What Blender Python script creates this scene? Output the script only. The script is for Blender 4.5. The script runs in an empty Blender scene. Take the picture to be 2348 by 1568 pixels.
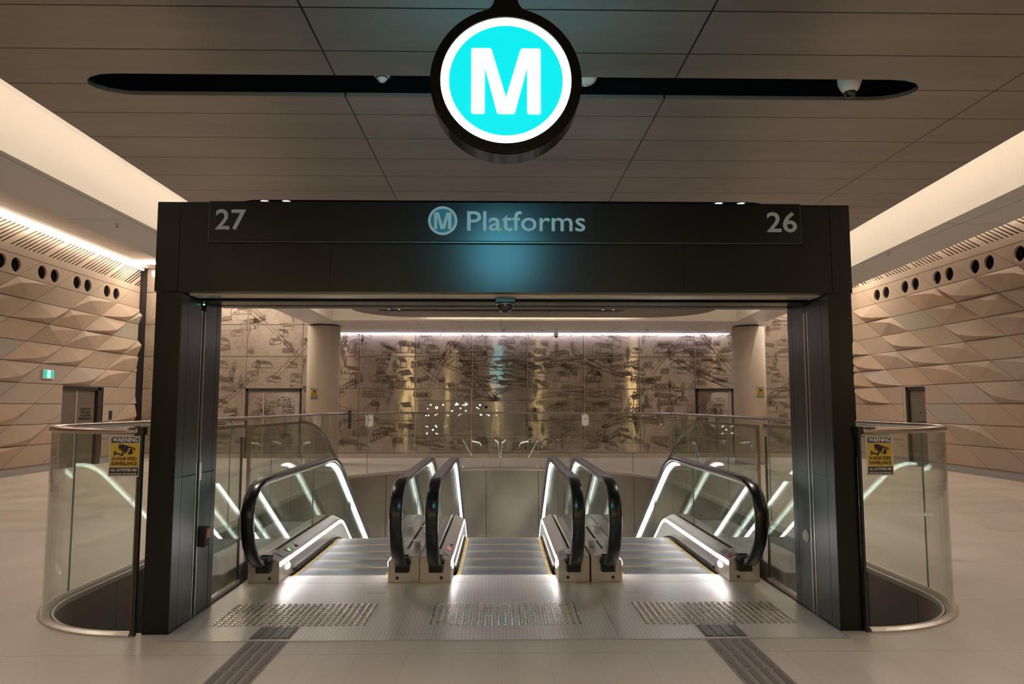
import bpy, math, random
from mathutils import Vector, Matrix
from mathutils.geometry import tessellate_polygon
random.seed(7)
S = bpy.context.scene
COL = S.collection
PI = math.pi

# ------------------------------------------------------------------ camera
CAM = (0.0, 0.0, 1.56)
FPX = 1650.0
pitch = math.atan(146 / FPX); yaw = math.atan(30 / FPX)
F = Vector((math.sin(yaw) * math.cos(pitch), math.cos(yaw) * math.cos(pitch), math.sin(pitch)))
Rr = Vector((math.cos(yaw), -math.sin(yaw), 0)); U = Rr.cross(F)
cd = bpy.data.cameras.new('camera'); cam = bpy.data.objects.new('camera', cd); COL.objects.link(cam)
cd.sensor_width = 36; cd.lens = 36 * FPX / 2348; cd.clip_start = 0.02; cd.clip_end = 200
cam.matrix_world = Matrix(((Rr.x, U.x, -F.x, CAM[0]), (Rr.y, U.y, -F.y, CAM[1]), (Rr.z, U.z, -F.z, CAM[2]), (0, 0, 0, 1)))
S.camera = cam
# ------------------------------------------------------------------ light and exposure
w = bpy.data.worlds.new('world'); S.world = w; w.use_nodes = True
w.node_tree.nodes['Background'].inputs[0].default_value = (1.0, 0.82, 0.66, 1)
w.node_tree.nodes['Background'].inputs[1].default_value = 0.06
S.view_settings.view_transform = 'Standard'; S.view_settings.look = 'None'
S.view_settings.gamma = 1; S.view_settings.use_curve_mapping = False
S.view_settings.exposure = 0.68
WARM = (1.0, 0.86, 0.70); COOL = (0.90, 0.83, 1.0); LEDW = (1.0, 0.95, 0.98)
E_COVE = 15.0; E_WALL = 9.5; E_MURAL = 12.0; E_LED = 9; P_SPOT = 90; P_HALL = 120
try:
    S.cycles.transparent_max_bounces = 32; S.cycles.max_bounces = 8; S.cycles.glossy_bounces = 5
except Exception: pass

def spot(name, loc, power, size=1.9, blend=0.9, color=(1, 0.92, 0.83), radius=0.05):
    l = bpy.data.lights.new(name, 'SPOT'); l.energy = power; l.spot_size = size; l.spot_blend = blend
    l.color = color; l.shadow_soft_size = radius
    o = bpy.data.objects.new(name, l); o.location = loc; COL.objects.link(o); return o
for _y in (-1.6, 1.9, 10.9, 13.9):
    for _x in (-2.5, 0.2, 2.8):
        spot('ceiling_spot', (_x, _y, 3.78), P_SPOT * (.55 if _y < 0 else 1.6 if _y < 3 else 1), 1.75 if _y < 3 else 1.9)
for _x in (-2.66, -2.36, 2.46, 2.77):
    spot('ceiling_spot', (_x, 7.86, 3.78), P_SPOT * .45); spot('ceiling_spot', (_x, 16.86, 3.78), P_SPOT * .35)
for _x in (-7.6, 7.9):
    for _y in (-4, 1, 6, 11, 16, 19.5):
        spot('hall_spot', (_x, _y, 5.66), P_HALL, 2.3)

for _x in (-2.9, 2.9):
    spot('lower_spot', (_x, 11.5, -2.2), 120, 2.6, .9, (1, .8, .6)).rotation_euler = (1.9, 0, 0)
# ------------------------------------------------------------------ materials
def mat(name, color=(0.5, 0.5, 0.5), rough=0.5, metal=0.0, spec=0.5, emit=None, es=1.0, aniso=0.0):
    m = bpy.data.materials.new(name); m.use_nodes = True
    b = m.node_tree.nodes['Principled BSDF']
    b.inputs['Base Color'].default_value = (*color, 1); b.inputs['Roughness'].default_value = rough
    b.inputs['Metallic'].default_value = metal; b.inputs['Specular IOR Level'].default_value = spec
    if aniso: b.inputs['Anisotropic'].default_value = aniso
    if emit: b.inputs['Emission Color'].default_value = (*emit, 1); b.inputs['Emission Strength'].default_value = es
    return m
def N(m, t, **k):
    n = m.node_tree.nodes.new(t)
    for a, v in k.items(): setattr(n, a, v)
    return n
def L(m, a, b): m.node_tree.links.new(a, b)
def math_(m, op, a, b=None, c=None):
    n = N(m, 'ShaderNodeMath', operation=op)
    for i, v in enumerate((a, b, c)):
        if v is None: continue
        if isinstance(v, (int, float)): n.inputs[i].default_value = v
        else: L(m, v, n.inputs[i])
    return n.outputs[0]
def coords(m):
    g = N(m, 'ShaderNodeNewGeometry'); s = N(m, 'ShaderNodeSeparateXYZ'); L(m, g.outputs['Position'], s.inputs[0]); return g, s
def stripe(m, val, period, origin, width):
    """1 on thin lines repeated along val"""
    v = math_(m, 'DIVIDE', math_(m, 'SUBTRACT', val, origin - width / 2), period)
    return math_(m, 'LESS_THAN', math_(m, 'FRACT', v), width / period)
def noise(m, vec, scale, detail=3, rough=.55, sc=None):
    n = N(m, 'ShaderNodeTexNoise'); n.inputs['Scale'].default_value = scale; n.inputs['Detail'].default_value = detail
    n.inputs['Roughness'].default_value = rough
    if sc:
        mp = N(m, 'ShaderNodeMapping'); mp.inputs['Scale'].default_value = sc; L(m, vec, mp.inputs[0]); vec = mp.outputs[0]
    L(m, vec, n.inputs['Vector']); return n.outputs[0]
def mixc(m, fac, a, b, mode='MIX'):
    n = N(m, 'ShaderNodeMix', data_type='RGBA', blend_type=mode)
    if isinstance(fac, (int, float)): n.inputs[0].default_value = fac
    else: L(m, fac, n.inputs[0])
    for i, v in ((6, a), (7, b)):
        if isinstance(v, tuple): n.inputs[i].default_value = (*v, 1)
        else: L(m, v, n.inputs[i])
    return n.outputs[2]
def ramp(m, fac, lo, hi, a=0.3, b=0.7):
    n = N(m, 'ShaderNodeMapRange'); n.inputs[1].default_value = a; n.inputs[2].default_value = b
    n.inputs[3].default_value = lo; n.inputs[4].default_value = hi; L(m, fac, n.inputs[0]); return n.outputs[0]
def bsdf(m): return m.node_tree.nodes['Principled BSDF']
def bump(m, h, strength=0.3, dist=0.01):
    n = N(m, 'ShaderNodeBump'); n.inputs['Strength'].default_value = strength; n.inputs['Distance'].default_value = dist
    L(m, h, n.inputs['Height']); L(m, n.outputs[0], bsdf(m).inputs['Normal'])

M = {}
# floor stone planks
m = M['floor'] = mat('floor_stone', rough=0.36, spec=.45); g, s = coords(m)
n1 = noise(m, g.outputs[0], 1.6, 5); n2 = noise(m, g.outputs[0], 60, 3); n3 = noise(m, g.outputs[0], 3.5, 4, sc=(1, .18, 1))
col = mixc(m, ramp(m, n1, 0, 1), (0.50, 0.435, 0.37), (0.60, 0.53, 0.455))
col = mixc(m, ramp(m, n3, 0, .35), col, (0.44, 0.375, 0.315))
col = mixc(m, ramp(m, n2, 0, .25), col, (0.42, 0.36, 0.30))
vx = math_(m, 'FLOOR', math_(m, 'DIVIDE', math_(m, 'ADD', s.outputs[0], 200.28), 0.3))
wn = N(m, 'ShaderNodeTexWhiteNoise', noise_dimensions='1D'); L(m, vx, wn.inputs['W'])
col = mixc(m, math_(m, 'MULTIPLY', wn.outputs[0], .22), col, (0.36, 0.31, 0.27))
ysh = math_(m, 'ADD', s.outputs[1], math_(m, 'MULTIPLY', math_(m, 'FLOOR', math_(m, 'MULTIPLY', wn.outputs[0], 3)), 0))
ln = math_(m, 'MAXIMUM', math_(m, 'MULTIPLY', stripe(m, s.outputs[0], .3, .02, .006), .45), stripe(m, ysh, 1.2, 4.71, .009))
col = mixc(m, math_(m, 'MULTIPLY', ln, .55), col, (0.22, 0.17, 0.12))
L(m, col, bsdf(m).inputs['Base Color']); L(m, ramp(m, n1, .3, .5), bsdf(m).inputs['Roughness'])
# ceiling raft
m = M['raft'] = mat('ceiling_metal', rough=.38, metal=.55); g, s = coords(m)
n1 = noise(m, g.outputs[0], 1.1, 4, sc=(.5, 1.4, 1)); n2 = noise(m, g.outputs[0], 5, 4, sc=(.15, 2, 1))
col = mixc(m, ramp(m, n1, 0, 1), (0.23, 0.21, 0.19), (0.36, 0.32, 0.285)); col = mixc(m, ramp(m, n2, 0, .5), col, (0.25, 0.222, 0.20))
ln = math_(m, 'MAXIMUM', stripe(m, s.outputs[0], 2.33, 1.21, .012), stripe(m, s.outputs[1], .5, 3.9, .012))
dotx = math_(m, 'SINE', math_(m, 'MULTIPLY', math_(m, 'ADD', s.outputs[0], s.outputs[1]), 260)); doty = math_(m, 'SINE', math_(m, 'MULTIPLY', math_(m, 'SUBTRACT', s.outputs[0], s.outputs[1]), 260))
perf = math_(m, 'GREATER_THAN', math_(m, 'MULTIPLY', dotx, doty), .35)
col = mixc(m, math_(m, 'MULTIPLY', perf, .25), col, (0.06, 0.052, 0.045))
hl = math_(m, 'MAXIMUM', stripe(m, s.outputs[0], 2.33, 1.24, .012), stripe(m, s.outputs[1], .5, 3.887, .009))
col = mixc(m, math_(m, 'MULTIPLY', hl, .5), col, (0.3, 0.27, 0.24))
col = mixc(m, ln, col, (0.01, 0.008, 0.006)); L(m, col, bsdf(m).inputs['Base Color'])
# mural metal
def mural_mat(name, c0, c1, rough=.14):
    m = mat(name, rough=rough, metal=.6, aniso=1.0); g, s = coords(m)
    n1 = noise(m, g.outputs[0], .9, 5); n2 = noise(m, g.outputs[0], 7, 4, sc=(1, 1, 1.8)); n3 = noise(m, g.outputs[0], 22, 5, .7, sc=(1, 1, 1.6))
    col = mixc(m, ramp(m, n1, 0, 1), c0, c1)
    dk = tuple(x * .62 for x in c0)
    col = mixc(m, ramp(m, n2, 0, .45, .5, .72), col, dk); col = mixc(m, ramp(m, n3, 0, .55, .53, .68), col, dk)
    L(m, col, bsdf(m).inputs['Base Color'])
    cx = N(m, 'ShaderNodeCombineXYZ'); cx.inputs[2].default_value = 1; cx.inputs[0].default_value = 0
    L(m, cx.outputs[0], bsdf(m).inputs['Tangent'])
    n4 = noise(m, g.outputs[0], .8, 2, sc=(1.6, 1, .6)); bump(m, n4, .25, .02)
    return m
M['mural'] = mural_mat('etched_steel', (0.42, 0.355, 0.30), (0.53, 0.455, 0.38))
M['mural_dark'] = mural_mat('etched_bronze', (0.23, 0.185, 0.15), (0.28, 0.23, 0.19), .4)
M['etch'] = mat('etched_line', (0.11, 0.082, 0.062), .55, .35, .3)
M['etch_fill'] = mat('etched_shading', (0.29, 0.24, 0.195), .35, .55, .3)
M['etch_dark'] = mat('etched_line_on_door', (0.10, 0.078, 0.062), .6, .3)
M['edge_highlight'] = mat('painted_edge_highlight', (0.62, 0.53, 0.44), .35, .8)  # paler colour paints the highlight along the mural panel edges
# wall panels
def panel_mat(name, c):
    m = mat(name, rough=.72, spec=.3); g, s = coords(m)
    n1 = noise(m, g.outputs[0], 2.2, 4); n2 = noise(m, g.outputs[0], 90, 2)
    col = mixc(m, ramp(m, n1, 0, .35), c, tuple(x * .84 for x in c)); col = mixc(m, ramp(m, n2, 0, .18), col, tuple(x * .7 for x in c))
    L(m, col, bsdf(m).inputs['Base Color']); return m
PAN = [panel_mat('sandstone_panel', (0.395, 0.305, 0.235)), panel_mat('peach_panel', (0.41, 0.30, 0.222)), panel_mat('grey_panel', (0.345, 0.305, 0.258)), panel_mat('tan_panel', (0.375, 0.295, 0.228)), panel_mat('rose_panel', (0.38, 0.31, 0.262))]
M['gap'] = mat('dark_gap', (0.03, 0.022, 0.018), .9)
M['slotbrown'] = mat('brown_slot_back', (0.045, 0.02, 0.016), .9, 0, .1)
M['skirting'] = mat('grey_stone_skirting', (0.30, 0.28, 0.275), .5)
M['white'] = mat('white_plaster', (0.80, 0.74, 0.66), .75)
m = M['soffit'] = mat('pale_grey_soffit', (0.50, 0.46, 0.42), .42, .1); g, s = coords(m)
ln = math_(m, 'MAXIMUM', stripe(m, s.outputs[0], 1.1, .05, .013), stripe(m, s.outputs[1], 3.0, 2.4, .012))
n1 = noise(m, g.outputs[0], 1.5, 4); col = mixc(m, ramp(m, n1, 0, .5), (0.66, 0.63, 0.60), (0.58, 0.55, 0.52))
col = mixc(m, math_(m, 'MULTIPLY', ln, .8), col, (0.08, 0.07, 0.06)); L(m, col, bsdf(m).inputs['Base Color'])
M['highceil'] = mat('beige_ceiling', (0.58, 0.50, 0.42), .7)
M['column'] = panel_mat('smooth_concrete', (0.56, 0.47, 0.37))
m = M['black'] = mat('black_painted_steel', (0.003, 0.003, 0.003), .3, .0, .34); g, s = coords(m)
n1 = noise(m, g.outputs[0], 1.5, 4); L(m, ramp(m, n1, .285, .305), bsdf(m).inputs['Roughness'])
M['postside'] = mat('dark_grey_steel', (0.065, 0.066, 0.062), .32, .7, .5, aniso=.4)
M['signblack'] = mat('gloss_black_board', (0.003, 0.0035, 0.004), .27, 0, .35)
M['pureblack'] = mat('matte_black', (0.004, 0.004, 0.004), .9, 0, .1)
M['rubber'] = mat('black_handrail_rubber', (0.009, 0.008, 0.007), .26, 0, .55)
def brushed(name, c, rough, axis='X', metal=1.0, an=.5, rib=None):
    m = mat(name, c, rough, metal, aniso=an); g, s = coords(m)
    n1 = noise(m, g.outputs[0], 3, 4); col = mixc(m, ramp(m, n1, 0, .5), c, tuple(x * .8 for x in c)); L(m, col, bsdf(m).inputs['Base Color'])
    if rib:
        st = stripe(m, s.outputs[0], rib, 0, rib * .3); col = mixc(m, math_(m, 'MULTIPLY', st, .3), col, tuple(x * .45 for x in c)); L(m, col, bsdf(m).inputs['Base Color'])
        bump(m, st, .25, -.002)
    return m
M['steel'] = brushed('brushed_steel', (0.60, 0.56, 0.52), .30, metal=.85)
M['steel_warm'] = brushed('warm_brushed_steel', (0.60, 0.53, 0.475), .33, metal=.7)
M['rail'] = brushed('bronze_steel_rail', (0.46, 0.38, 0.33), .22)
M['fascia'] = brushed('stainless_fascia', (0.37, 0.34, 0.30), .38, an=.6)
M['brown'] = brushed('dark_bronze_cladding', (0.16, 0.125, 0.10), .42)
M['plate'] = brushed('ribbed_landing_plate', (0.70, 0.65, 0.60), .34, metal=.4, an=.3, rib=.028)
M['stud'] = mat('polished_stud', (0.62, 0.52, 0.45), .24, .85)
M['strip_dark'] = mat('dark_guide_plate', (0.115, 0.10, 0.088), .42, .4)
M['tactile'] = mat('grey_tactile_tile', (0.24, 0.205, 0.18), .6)
M['tactile_bar'] = mat('dark_tactile_bar', (0.135, 0.115, 0.105), .5)
M['step'] = brushed('grey_ribbed_step', (0.17, 0.18, 0.185), .42, metal=.7, rib=.009)
M['yellow'] = mat('yellow_step_line', (0.50, 0.33, 0.06), .5)
M['brushm'] = mat('black_brush', (0.02, 0.02, 0.02), .7)
M['led'] = mat('led_strip', (1, 1, 1), .5, emit=LEDW, es=E_LED)
M['led2'] = mat('handrail_led_strip', (1, 1, 1), .5, emit=(.93, 1, .96), es=E_LED * .6)
M['cove_led'] = mat('cove_lamp', (1, 1, 1), .5, emit=WARM, es=E_COVE)
M['wall_led'] = mat('wall_washer_lamp', (1, 1, 1), .5, emit=(1, .89, .76), es=E_WALL * 1.25)
M['wall_led2'] = mat('far_wall_washer_lamp', (1, 1, 1), .5, emit=(1, .87, .72), es=E_WALL * 6)
M['mural_led'] = mat('mural_washer_lamp', (1, 1, 1), .5, emit=COOL, es=E_MURAL)
M['lamp_white'] = mat('downlight_lens', (1, 1, 1), .5, emit=(1, .93, 1), es=6)
M['streak'] = mat('added_streak_glow', (1, 1, 1), .5, emit=(1, .78, .36), es=26)
M['cyan'] = mat('cyan_sign_face', (0, .3, .3), .4, emit=(0.0, 0.80, 0.87), es=.62)
M['cyan_back'] = mat('cyan_sign_back_face', (0, .3, .3), .4, emit=(0.0, 0.62, 0.87), es=24)
M['white_back'] = mat('white_sign_back_face', (.5, .5, .5), .4, emit=(1.0, 0.985, 1.0), es=5)
M['signwhite'] = mat('white_sign_face', (.5, .5, .5), .4, emit=(1.0, 0.985, 1.0), es=.9)
M['letter'] = mat('grey_lettering', (0.42, 0.41, 0.40), .5)
M['teal'] = mat('teal_roundel', (0.0, 0.13, 0.18), .4)
M['cream'] = mat('cream_plastic', (0.62, 0.58, 0.52), .4)
M['whitepl'] = mat('white_plastic', (0.72, 0.70, 0.66), .35)
M['stickw'] = mat('white_sticker', (0.60, 0.55, 0.52), .6)
M['stickw2'] = mat('white_sticker_print', (0.75, 0.71, 0.68), .6)
M['sticky'] = mat('yellow_sticker', (0.66, 0.43, 0.045), .6)
M['stickb'] = mat('black_sticker_ink', (0.025, 0.017, 0.02), .6)
M['green'] = mat('green_exit_face', (0, .25, .2), .5, emit=(0.01, .34, .27), es=.9)
M['exitw'] = mat('white_exit_face', (.6, .6, .6), .5, emit=(.75, .9, .86), es=.9)
M['doorm'] = mat('brown_grey_door', (0.135, 0.112, 0.092), .5, .2)
M['doortrim'] = mat('pale_meeting_strip', (0.34, 0.31, 0.28), .4, .3)
M['doorblk'] = mat('dark_door_frame', (0.025, 0.022, 0.02), .5)
M['ink'] = mat('black_print', (0.03, 0.026, 0.022), .7)
M['red'] = mat('red_plastic', (0.6, 0.05, 0.03), .4)
M['redled'] = mat('red_indicator', (1, .1, .05), .4, emit=(1, .08, .04), es=1.6)
M['greenled'] = mat('green_indicator', (.1, 1, .4), .4, emit=(.2, 1, .45), es=1.4)
M['blue'] = mat('blue_print', (0.08, 0.13, 0.26), .6)
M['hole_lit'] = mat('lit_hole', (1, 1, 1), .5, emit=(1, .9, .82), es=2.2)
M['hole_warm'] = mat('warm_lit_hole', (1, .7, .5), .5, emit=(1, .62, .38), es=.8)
M['dome'] = mat('smoked_dome', (0.01, 0.01, 0.01), .08, 0, .8)
M['lower'] = mat('lower_concourse_floor', (0.32, 0.28, 0.25), .4)
def glass(name, tint, base=.045):
    m = bpy.data.materials.new(name); m.use_nodes = True; t = m.node_tree
    for n in list(t.nodes): t.nodes.remove(n)
    o = N(m, 'ShaderNodeOutputMaterial'); mx = N(m, 'ShaderNodeMixShader'); tr = N(m, 'ShaderNodeBsdfTransparent'); gl = N(m, 'ShaderNodeBsdfGlossy')
    tr.inputs[0].default_value = (*tint, 1); gl.inputs['Roughness'].default_value = .015
    lw = N(m, 'ShaderNodeLayerWeight'); lw.inputs[0].default_value = .5
    f = math_(m, 'ADD', math_(m, 'MULTIPLY', math_(m, 'POWER', lw.outputs['Facing'], 5), 1 - base), base)
    L(m, f, mx.inputs[0]); L(m, tr.outputs[0], mx.inputs[1]); L(m, gl.outputs[0], mx.inputs[2]); L(m, mx.outputs[0], o.inputs[0]); return m
M['glass'] = glass('clear_glass', (0.955, 0.975, 0.955))
M['glass2'] = glass('greenish_glass', (0.93, 0.965, 0.945), .055)
M['glassedge'] = mat('green_glass_edge', (0.12, 0.20, 0.18), .2, 0, .6)

# ------------------------------------------------------------------ mesh helpers
WLOC = {}
class MB:
    def __init__(s): s.v = []; s.f = []; s.mi = []; s.sm = []
    def add(s, vs, fs, mi=0, smooth=False):
        o = len(s.v); s.v += [tuple(v) for v in vs]
        for f in fs: s.f.append([i + o for i in f]); s.mi.append(mi); s.sm.append(smooth)
        return s
    def box(s, a, b, mi=0):
        x0, y0, z0 = a; x1, y1, z1 = b
        vs = [(x, y, z) for x in (x0, x1) for y in (y0, y1) for z in (z0, z1)]
        return s.add(vs, [(0, 1, 3, 2), (4, 6, 7, 5), (0, 4, 5, 1), (2, 3, 7, 6), (0, 2, 6, 4), (1, 5, 7, 3)], mi)
    def bbox(s, a, b, r, mi=0):
        """box with chamfered edges (all twelve)"""
        lo = Vector([min(p, q) for p, q in zip(a, b)]); hi = Vector([max(p, q) for p, q in zip(a, b)])
        vs = []; idx = {}
        for sx in (0, 1):
            for sy in (0, 1):
                for sz in (0, 1):
                    for k in range(3):
                        p = []
                        for ax, ss in enumerate((sx, sy, sz)):
                            e = hi[ax] if ss else lo[ax]; d = -r if ss else r
                            p.append(e if ax == k else e + d)
                        idx[(sx, sy, sz, k)] = len(vs); vs.append(tuple(p))
        fs = []
        for k in range(3):
            a1, a2 = [q for q in range(3) if q != k]
            for sk in (0, 1):
                q = []
                for (u, w_) in ((0, 0), (1, 0), (1, 1), (0, 1)):
                    c = [0, 0, 0]; c[k] = sk; c[a1] = u; c[a2] = w_; q.append(idx[(*c, k)])
                fs.append(q)
        for k in range(3):       # edges parallel to k
            a1, a2 = [q for q in range(3) if q != k]
            for u in (0, 1):
                for w_ in (0, 1):
                    c0 = [0, 0, 0]; c0[a1] = u; c0[a2] = w_; c1 = list(c0); c1[k] = 1
                    fs.append([idx[(*c0, a1)], idx[(*c1, a1)], idx[(*c1, a2)], idx[(*c0, a2)]])
        for sx in (0, 1):
            for sy in (0, 1):
                for sz in (0, 1): fs.append([idx[(sx, sy, sz, 0)], idx[(sx, sy, sz, 1)], idx[(sx, sy, sz, 2)]])
        return s.add(vs, fs, mi)
    def prism(s, pts, fn, mi=0, holes=()):
        """pts 2D polygon; fn(p, k) -> 3D for k=0 front, 1 back"""
        loops = [list(pts)] + [list(h) for h in holes]
        flat = [p for l in loops for p in l]; n = len(flat)
        tri = tessellate_polygon([[Vector((p[0], p[1], 0)) for p in l] for l in loops])
        vs = [fn(p, 0) for p in flat] + [fn(p, 1) for p in flat]
        fs = [tuple(t) for t in tri] + [tuple(i + n for i in reversed(t)) for t in tri]
        o = 0
        for l in loops:
            k = len(l)
            for i in range(k): a, b = o + i, o + (i + 1) % k; fs.append((a, b, b + n, a + n))
            o += k
        return s.add(vs, fs, mi)
    def sweep(s, path, sec, up=Vector((0, 0, 1)), mi=0, closed=False, smooth=True, caps=True):
        """sec: list of (a,b): a across (side), b along local up"""
        P = [Vector(p) for p in path]; n = len(P); k = len(sec); vs = []
        for i, p in enumerate(P):
            if closed: t = (P[(i + 1) % n] - P[i - 1])
            else: t = P[min(i + 1, n - 1)] - P[max(i - 1, 0)]
            t.normalize(); side = t.cross(up)
            if side.length < 1e-4: side = Vector((1, 0, 0))
            side.normalize(); nu = side.cross(t)
            for a, b in sec: vs.append(p + side * a + nu * b)
        fs = []
        for i in range(n if closed else n - 1):
            j = (i + 1) % n
            for q in range(k): fs.append((i * k + q, i * k + (q + 1) % k, j * k + (q + 1) % k, j * k + q))
        s.add(vs, fs, mi, smooth)
        if not closed and caps: s.add(vs[:k], [tuple(reversed(range(k)))], mi); s.add(vs[-k:], [tuple(range(k))], mi)
        return s
    def lathe(s, c, prof, axis=2, n=32, mi=0, smooth=True):
        """prof list of (r,h); axis 0/1/2"""
        vs = []; k = len(prof)
        for i in range(n):
            a = 2 * PI * i / n
            for r, h in prof:
                p = [0, 0, 0]; p[axis] = h; p[(axis + 1) % 3] = r * math.cos(a); p[(axis + 2) % 3] = r * math.sin(a)
                vs.append((c[0] + p[0], c[1] + p[1], c[2] + p[2]))
        fs = []
        for i in range(n):
            j = (i + 1) % n
            for q in range(k - 1): fs.append((i * k + q, j * k + q, j * k + q + 1, i * k + q + 1))
        s.add(vs, fs, mi, smooth)
        for q in (0, k - 1):
            if prof[q][0] > 1e-5: s.add([vs[i * k + q] for i in range(n)], [tuple(range(n))], mi)
        return s
    def build(s, name, mats, parent=None, fix=True):
        me = bpy.data.meshes.new(name); me.from_pydata(s.v, [], s.f)
        for m_ in (mats if isinstance(mats, (list, tuple)) else [mats]): me.materials.append(M[m_] if isinstance(m_, str) else m_)
        me.polygons.foreach_set('material_index', s.mi); me.polygons.foreach_set('use_smooth', s.sm)
        me.update()
        if fix:
            import bmesh
            b = bmesh.new(); b.from_mesh(me); bmesh.ops.remove_doubles(b, verts=b.verts, dist=1e-6)
            bmesh.ops.recalc_face_normals(b, faces=b.faces); b.to_mesh(me); b.free()
        o = bpy.data.objects.new(name, me); COL.objects.link(o); WLOC[o] = Vector((0, 0, 0))
        if parent: o.parent = parent; o.location = -WLOC[parent]
        return o
def circ_sec(r, n=10, sx=1, sy=1): return [(r * sx * math.cos(2 * PI * i / n), r * sy * math.sin(2 * PI * i / n)) for i in range(n)]
def circle(cx, cy, r, n=32, a0=0): return [(cx + r * math.cos(a0 + 2 * PI * i / n), cy + r * math.sin(a0 + 2 * PI * i / n)) for i in range(n)]
def thing(name, loc, label, cat, group=None):
    o = bpy.data.objects.new(name, None); COL.objects.link(o); o.location = loc; o.empty_display_size = .1
    WLOC[o] = Vector(loc); tag(o, label, cat, group); return o
def tag(o, label=None, cat=None, group=None, kind=None):
    if label: o['label'] = label
    if cat: o['category'] = cat
    if group: o['group'] = group
    if kind: o['kind'] = kind
    return o
def struct(mb, name, mats, label=None, cat=None, parent=None):
    o = mb.build(name, mats, parent)
    if parent is None: tag(o, label or name.replace('_', ' '), cat or name.split('_')[0], kind='structure')
    return o
def text_mb(txt, size, loc, rotz=0, off=0.0, depth=.002, align='CENTER', width=None, spacing=1.0):
    c = bpy.data.curves.new('t', 'FONT'); c.body = txt; c.size = size; c.align_x = align; c.align_y = 'CENTER'; c.offset = off; c.extrude = depth
    c.resolution_u = 3; c.space_character = spacing
    o = bpy.data.objects.new('t', c); COL.objects.link(o)
    me = bpy.data.meshes.new_from_object(o.evaluated_get(bpy.context.evaluated_depsgraph_get()))
    bpy.data.objects.remove(o)
    xs = [v.co.x for v in me.vertices]; k = 1.0
    if width and xs: k = width / (max(xs) - min(xs))
    cx = (max(xs) + min(xs)) / 2 if (width and align == 'CENTER') else 0
    R = Matrix.Rotation(rotz, 4, 'Z') @ Matrix.Rotation(PI / 2, 4, 'X')
    b = MB(); vs = [Vector(loc) + R @ Vector(((v.co.x - cx) * k, v.co.y, v.co.z)) for v in me.vertices]
    b.add(vs, [tuple(p.vertices) for p in me.polygons]); bpy.data.meshes.remove(me); return b
def copy_thing(root, loc, label=None, group=None):
    r = root.copy(); COL.objects.link(r); r.location = loc
    if label: r['label'] = label
    if group: r['group'] = group
    for ch in list(root.children):
        c = ch.copy(); COL.objects.link(c); c.parent = r
        for g_ in ch.children: d = g_.copy(); COL.objects.link(d); d.parent = c
    return r

# ------------------------------------------------------------------ room shell
XL, XR, YN, YF = -10.8, 10.78, -8.0, 21.8
ZS, ZH, ZRAFT = 3.74, 5.7, 3.80
HX0, HX1 = -3.53, 3.60          # opening in the floor
def loop_path(off=0.0, n=14, nf=44):
    """the U of the opening edge, from the left portal post round the far end to the right one"""
    r = 1.03; P = []
    x0, x1 = HX0 - off, HX1 + off; y0 = 5.14 - off; ro = r + off
    for i in range(n + 1):
        a = PI / 2 * i / n; P.append((x0 + ro - ro * math.sin(a), y0 + ro - ro * math.cos(a)))
    cx = (HX0 + HX1) / 2; ax = (x1 - x0) / 2; ay = 3.22 + off
    P += [(x0, y) for y in (7.65, 9.15, 10.65, 12.15, 13.5)]
    for i in range(nf + 1):
        a = PI * i / nf; P.append((cx - ax * math.cos(a), 14.9 + ay * math.sin(a)))
    P += [(x1, y) for y in (13.5, 12.15, 10.65, 9.15, 7.65)]
    for i in range(n + 1):
        a = PI / 2 * (1 - i / n); P.append((x1 - ro + ro * math.sin(a), y0 + ro - ro * math.cos(a)))
    return P
LP = loop_path()
PX0, PX1, PY0 = -2.26, 2.38, 4.97
hole = [(PX0, 5.16)] + [(x, max(y, 5.16)) for x, y in LP if True] + [(PX1, 5.16), (PX1, 6.8), (PX0, 6.8)]
hole = [hole[0]] + [p for a, p in zip(hole, hole[1:]) if (Vector(p) - Vector(a)).length > 1e-4]
b = MB(); b.prism([(XL - .3, YN), (XR + .3, YN), (XR + .3, YF), (XL - .3, YF)], lambda p, k: (p[0], p[1], 0 if k == 0 else -.35), holes=[hole])
struct(b, 'floor', 'floor', 'pale beige stone plank floor of the concourse with the oval escalator opening', 'floor')
# walls of the opening, with vertical panel joints
b = MB(); LPo = loop_path(-.01, nf=44); zt, zb = -.002, -5.2
for i in range(len(LPo) - 1):
    (xa, ya), (xb, yb) = LPo[i], LPo[i + 1]
    b.add([(xa, ya, zt), (xb, yb, zt), (xb, yb, zb), (xa, ya, zb)], [(0, 1, 2, 3)], 0 if 20 < i < len(LPo) - 22 else 1, True)
acc = 0; nx = 1.0
for i in range(len(LPo) - 1):
    A, B_ = Vector((*LPo[i], 0)), Vector((*LPo[i + 1], 0)); d = (B_ - A).length
    while nx < acc + d:
        p = A + (B_ - A) * ((nx - acc) / d); t = (B_ - A).normalized() * .006; nn = Vector((t.y, -t.x, 0)).normalized() * -.004
        c = Vector((.035, 11.5, 0)); nn = (c - p).normalized() * .006
        b.add([p - t + nn + Vector((0, 0, zt)), p + t + nn + Vector((0, 0, zt)), p + t + nn + Vector((0, 0, zb)), p - t + nn + Vector((0, 0, zb))], [(0, 1, 2, 3)], 2)
        nx += 1.3
    acc += d
struct(b, 'wall_opening', ['fascia', 'brown', 'gap'], 'brushed metal panels lining the escalator opening below floor level', 'wall')
b = MB(); b.box((-6, 4, -5.4), (6, 21, -5.2)); struct(b, 'floor_lower', 'lower', 'floor at the bottom of the escalator opening', 'floor')
b = MB(); b.box((PX0 - .02, 5.0, -5.2), (PX1 + .02, 5.2, -.36)); struct(b, 'wall_below_landing', 'brown', 'dark wall below the escalator landing', 'wall')
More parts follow.
